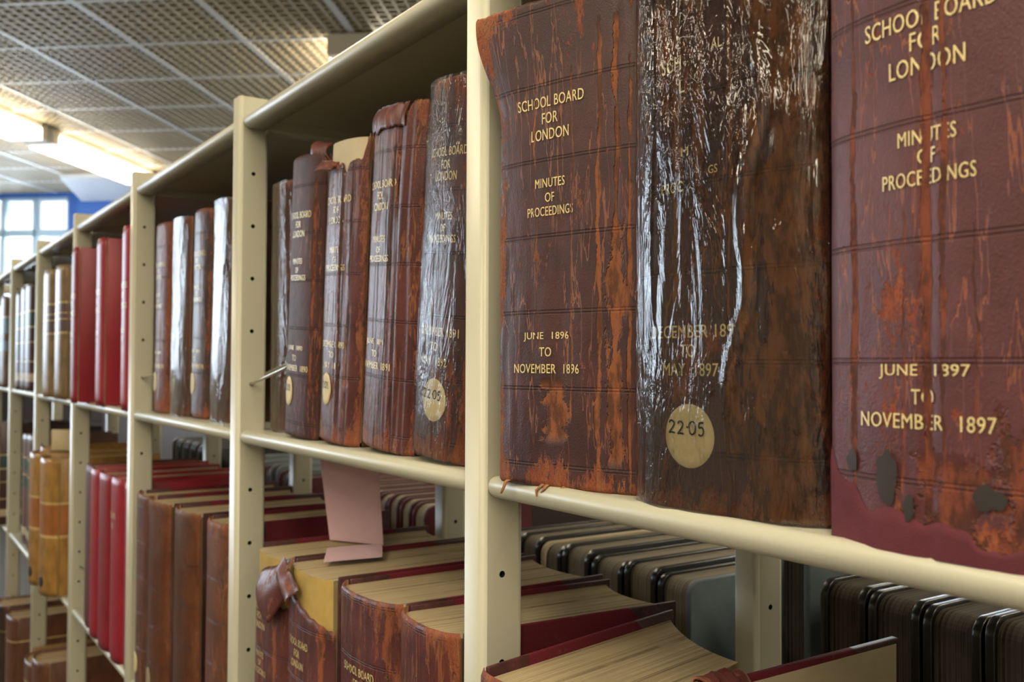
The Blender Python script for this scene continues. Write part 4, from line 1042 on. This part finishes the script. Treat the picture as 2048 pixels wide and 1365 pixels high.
# third bay, lower shelf
GK = 'brown leather volumes on the lower shelf of the third bay'
for (lab, x, y, T, dk, md, film, st, sd) in (
        ('scuffed dark brown volume with a sticker, first on the third bay lower shelf', -1.090, .006, .085, (.085, .030, .016), (.14, .05, .025), False, True, 121.),
        ('film-wrapped chestnut volume with a sticker and a bright vertical glare line', -1.002, .004, .108, (.17, .052, .018), (.24, .08, .026), True, True, 123.),
        ('film-wrapped chestnut volume without a sticker, third bay lower shelf', -.885, .014, .115, (.16, .050, .019), (.23, .077, .026), True, False, 125.),
        ('brown volume on the lower shelf, half hidden by the second upright', -.752, .026, .10, (.11, .042, .024), (.17, .06, .03), False, False, 127.)):
    SL = Lw(T, .016)
    m_ = L('lower_brown_leather', T, .016, .352, dark=dk, mid=md, wear=.60, seed=sd, rough=.40, bands=(.03, .06), rust=(.24, .075, .025), tan=(.30, .12, .05))
    b_ = book(lab, x, y, LOWER, T, .352, D=.24, bulge=.018, mat=m_, bmat=half('half_leather_brown', .24, .352, sd), nu=40, nv=60, film=m_film('lower_film', sd, .7, .0, .7, (30., 6.)) if film else None, group=GK,
              disp=lambda s, z, sd=sd: .0009*nz(s*50, z*6, sd), ztop=lambda t, sd=sd: .352 - .004*abs(nz(t*5, sd)))
    if st: sticker(b_['sp'], b_['root'], -.012, .063, .018, False, .0018, .9)

# fourth bay, lower shelf
GM = 'red books on the lower shelf of the fourth bay'
plain('dark maroon book, leftmost on the short lower shelf of the fourth bay', -1.628, .012, LOWER, .078, .351, M_MAROON, group=GM)
plain('thin red book right of the dark maroon one, lower shelf', -1.545, .012, LOWER, .078, .352, M_RED2, 'cloth_book', .016, group=GM)
plain('middle red book on the lower shelf of the fourth bay', -1.458, .012, LOWER, .098, .352, M_RED, 'cloth_book', .016, group=GM)
plain('pinkish red book beside the third upright, lower shelf', -1.350, .014, LOWER, .088, .353, M_RED2, 'cloth_book', .016, group=GM, lines=[('VOLUME', .04, .28, 0, .012), ('XX', .02, .26, 0, .011)], gold=gR)
plain('red book hidden mostly behind the third upright, its top seen through the frame', -1.258, .02, LOWER, .055, .351, M_RED2, 'cloth_book', .014, group=GM)
# fifth bay, lower shelf
GA = 'amber calf books on the lower shelf of the fifth bay'
plain('narrow amber book left of the orange labelled one, lower shelf', -2.255, .012, LOWER, .062, .345, M_AMBER, 'calf_book', .016, group=GA, pmat=M_PAGES_TAN)
b_ = plain('amber calf book with an orange label, lower shelf of the fifth bay', -2.175, -.012, LOWER, .125, .340, M_AMBER, 'calf_book', .032, group=GA, pmat=M_PAGES_TAN, q=.8)
sticker(b_['sp'], b_['root'], .018, .034, .014, False, mat=M_INK, name='black_spot')
b_ = plain('amber calf book beside the fourth upright, lower shelf', -2.03, -.006, LOWER, .125, .338, M_AMBER, 'calf_book', .032, group=GA, pmat=M_PAGES_TAN, q=.8)
sticker(b_['sp'], b_['root'], .018, .034, .014, False, mat=M_INK, name='black_spot')
mb = MB(); mb.bbox(-.030, .030, -.0006, .0006, 0, .056, .0004, 1)
o = mb.build('paper_card', M_CARD, None, None, (-2.13, .035, -.235 + ZC)); o.rotation_euler.z = .9; tag(o, 'cream card standing on top of the amber books in the fifth bay', 'paper card')
# sixth and seventh bays, lower shelf
GG = 'brown calf books on the lower shelf of the sixth bay'
plain('brown calf book with two green labels, lower shelf of the sixth bay', -2.79, .03, LOWER, .10, .345, M_BROWNL, 'calf_book', .014, group=GG)
plain('brown calf book with green labels next to the fifth upright', -2.68, .03, LOWER, .10, .350, M_BROWNL, 'calf_book', .014, group=GG)
plain('dark calf book with pale blue labels, lower shelf at the left edge', -3.26, -.01, LOWER, .11, .36, M_DBROWN, 'calf_book', .016)
# bottom shelf books
GZ = 'books on the bottom shelf'
plain('chestnut calf book with tan page tops, bottom shelf below the amber books', -2.335, .0, THIRD, .15, .245, M_CHEST, 'calf_book', .03, group=GZ, pmat=M_PAGES_TAN, q=.8)
plain('narrower chestnut book on the bottom shelf beside the fourth upright', -2.165, -.002, THIRD, .13, .290, M_CHEST, 'calf_book', .03, group=GZ, pmat=M_PAGES_TAN, q=.8)
plain('tan topped book on the bottom shelf, left of the chestnut one', -2.36, .0, THIRD, .02, .25, M_TANB, 'calf_book', .004, group=GZ, pmat=M_PAGES_TAN)
mW = m_film('bottom_film', 131., .9, .10, 1.4, (30., 6.))
plain('dark film-wrapped book on the bottom shelf under the sixth bay', -2.935, -.012, THIRD, .13, .275, M_CHEST, 'calf_book', .025, group=GZ, pmat=M_PAGES_TAN, film=mW)
plain('brown book on the bottom shelf, right of the dark film-wrapped one', -2.79, .0, THIRD, .13, .265, M_CHEST, 'calf_book', .025, group=GZ, pmat=M_PAGES_TAN)
for k in range(5):
    plain(['maroon book on the bottom shelf, leftmost of the fourth bay', 'maroon book on the bottom shelf, second in the fourth bay', 'maroon book on the bottom shelf, middle of the fourth bay',
           'maroon book on the bottom shelf, fourth from the left in its bay', 'maroon book on the bottom shelf, beside the third upright'][k], -1.76 + .108*k, .05, THIRD, .10, .262, M_MAROON, 'cloth_book', .014, group=GZ, pmat=M_PAGES)

# ------------------------------------------------------------------ books on the far side, fore-edges towards us
def back_book(label, x, y, z, T, H, cover, pm, D=.215, rnd=.016, group=None, left=None, right=None, bt=.0085, rot=0., lean=0., tilt=0.):
    r = empty('round_cornered_book', (x, y, z + ZC + (T*math.sin(lean) if lean > 0 else 0)), label, 'book', group, (tilt, lean, rot))
    board(r, 0, bt, 0, D, 0, H, left or cover, round_=rnd, bev=.0014)
    board(r, T-bt, T, 0, D, 0, H, right or cover, round_=rnd, bev=.0014)
    mb = MB(); e = .004
    pts = [(e, .003)] + [(e + rnd*(1-math.cos(a)), H-.003 - rnd*(1-math.sin(a))) for a in [math.pi/2*k/6 for k in range(7)]] + [(D-.01, H-.003), (D-.01, .003)]
    bm = bmesh.new(); vs = [bm.verts.new((bt+.0003, a, b)) for a, b in pts]; f = bm.faces.new(vs)
    g = bmesh.ops.extrude_face_region(bm, geom=[f])
    for v in g['geom']:
        if isinstance(v, bmesh.types.BMVert): v.co.x = T-bt-.0003
    bmesh.ops.recalc_face_normals(bm, faces=list(bm.faces)); mb.add_bm(bm, 0, None, None, False); bm.free()
    mb.build('page_block', pm, r)
    mb = MB(); mb.grid(lambda i, j: Vector((T*i/10, D + .008*math.sin(math.pi*i/10), H*j)), 10, 1, None, 0, True, True); mb.build('spine', cover, r)
    return r
GBB = 'black round cornered books on the far side, right of the rear post'
xs = [(.060, .050), (.113, .052), (.168, .053), (.224, .054), (.281, .056), (.340, .056), (.399, .056), (.458, .056)]
NTH = ['first', 'second', 'third', 'fourth', 'fifth', 'sixth', 'seventh', 'eighth', 'ninth', 'tenth']
for k, (x, T) in enumerate(xs):
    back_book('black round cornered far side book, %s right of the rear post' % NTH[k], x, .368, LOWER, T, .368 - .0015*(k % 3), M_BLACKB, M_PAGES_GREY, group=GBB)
GBL = 'black round cornered books on the far side, left of the rear post'
for k, (x, T, rt) in enumerate(((-.520, .052, None), (-.466, .05, None), (-.410, .045, 'cream'), (-.362, .056, None), (-.300, .060, None), (-.236, .056, None), (-.176, .056, 'slate'))):
    back_book('round cornered far side book, %s from the left before the rear post' % NTH[k], x, .374, LOWER, T, .330 + .004*(k % 2), M_BLACKB, M_PAGES_MID, group=GBL, left=M_PASTE if rt == 'cream' else None, right=M_SLATEB if rt == 'slate' else None, lean=-.0)
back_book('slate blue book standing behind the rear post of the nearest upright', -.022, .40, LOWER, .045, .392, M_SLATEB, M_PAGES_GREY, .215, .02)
GBR = 'dark red round cornered books on the far side'
x = -1.14
for k in range(9):
    T = .042 if k < 8 else .05
    back_book('dark red far side book, %s from the left behind the third bay' % NTH[k], x, .366, LOWER, T, .345 - .002*(k % 3), M_REDB, M_PAGES_CREAM, group=GBR, rnd=.022)
    x += T + .004
GBD = 'dark books on the far side behind the fourth bay'
x = -1.74
for k in range(9):
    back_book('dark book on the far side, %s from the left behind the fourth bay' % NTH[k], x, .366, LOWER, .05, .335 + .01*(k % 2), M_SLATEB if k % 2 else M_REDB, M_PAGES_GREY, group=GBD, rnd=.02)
    x += .056
x = -2.30
for k in range(6):
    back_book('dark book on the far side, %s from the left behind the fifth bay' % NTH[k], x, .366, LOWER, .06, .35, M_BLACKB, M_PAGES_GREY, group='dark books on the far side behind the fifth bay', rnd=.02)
    x += .075

# dark wooden bookcase standing behind the run, seen through the gaps
M_WOOD = m_zones('dark_wood', (.050, .034, .026), [], .5, 201.)
r = empty('bookcase', (-4.6, 1.42, Z_FLOOR + ZC), 'dark wooden bookcase back glimpsed through the gaps behind the shelves', 'bookcase')
mb = MB(); mb.bbox(-4.15, 3.4, -.012, 0, .08, 1.95, .003, 1); mb.build('back_panel', M_WOOD, r)
for x in (-4.15, 3.4):
    mb = MB(); mb.bbox(x-.015, x+.015, -.014, .30, 0, 2.0, .003, 1); mb.build('side_panel', M_WOOD, r)
mb = MB(); mb.bbox(-4.15, 3.4, -.014, .30, 1.95, 1.98, .003, 1); mb.build('top_panel', M_WOOD, r)
for z in (.08, .5, .95, 1.4):
    mb = MB(); mb.bbox(-4.13, 3.38, 0, .29, z, z+.022, .002, 1); mb.build('shelf_board', M_WOOD, r)

# low dark bookcase along the far wall, below the windows
r = empty('bookcase', room(R1_MAX - .2, -1.0, Z_FLOOR), 'low dark bookcase along the far wall below the window', 'bookcase')
def bpart(name, a0, a1, b0, b1, z0, z1):
    mb = MB(); rbox(mb, a0, a1, b0, b1, z0, z1); mb.v = [tuple(Vector(v) - r.location) for v in mb.v]; mb.build(name, M_WOOD, r)
bpart('back_panel', R1_MAX-.05, R1_MAX-.03, -6.2, 4.2, Z_FLOOR, -.17); bpart('top_panel', R1_MAX-.36, R1_MAX-.03, -6.2, 4.2, -.17, -.145)
for b in (-6.2, -3.6, -1.0, 1.6, 4.18): bpart('side_panel', R1_MAX-.36, R1_MAX-.05, b, b+.025, Z_FLOOR, -.17)
for z in (-1.40, -1.0, -.6): bpart('shelf_board', R1_MAX-.35, R1_MAX-.05, -6.17, 4.17, z, z+.022)
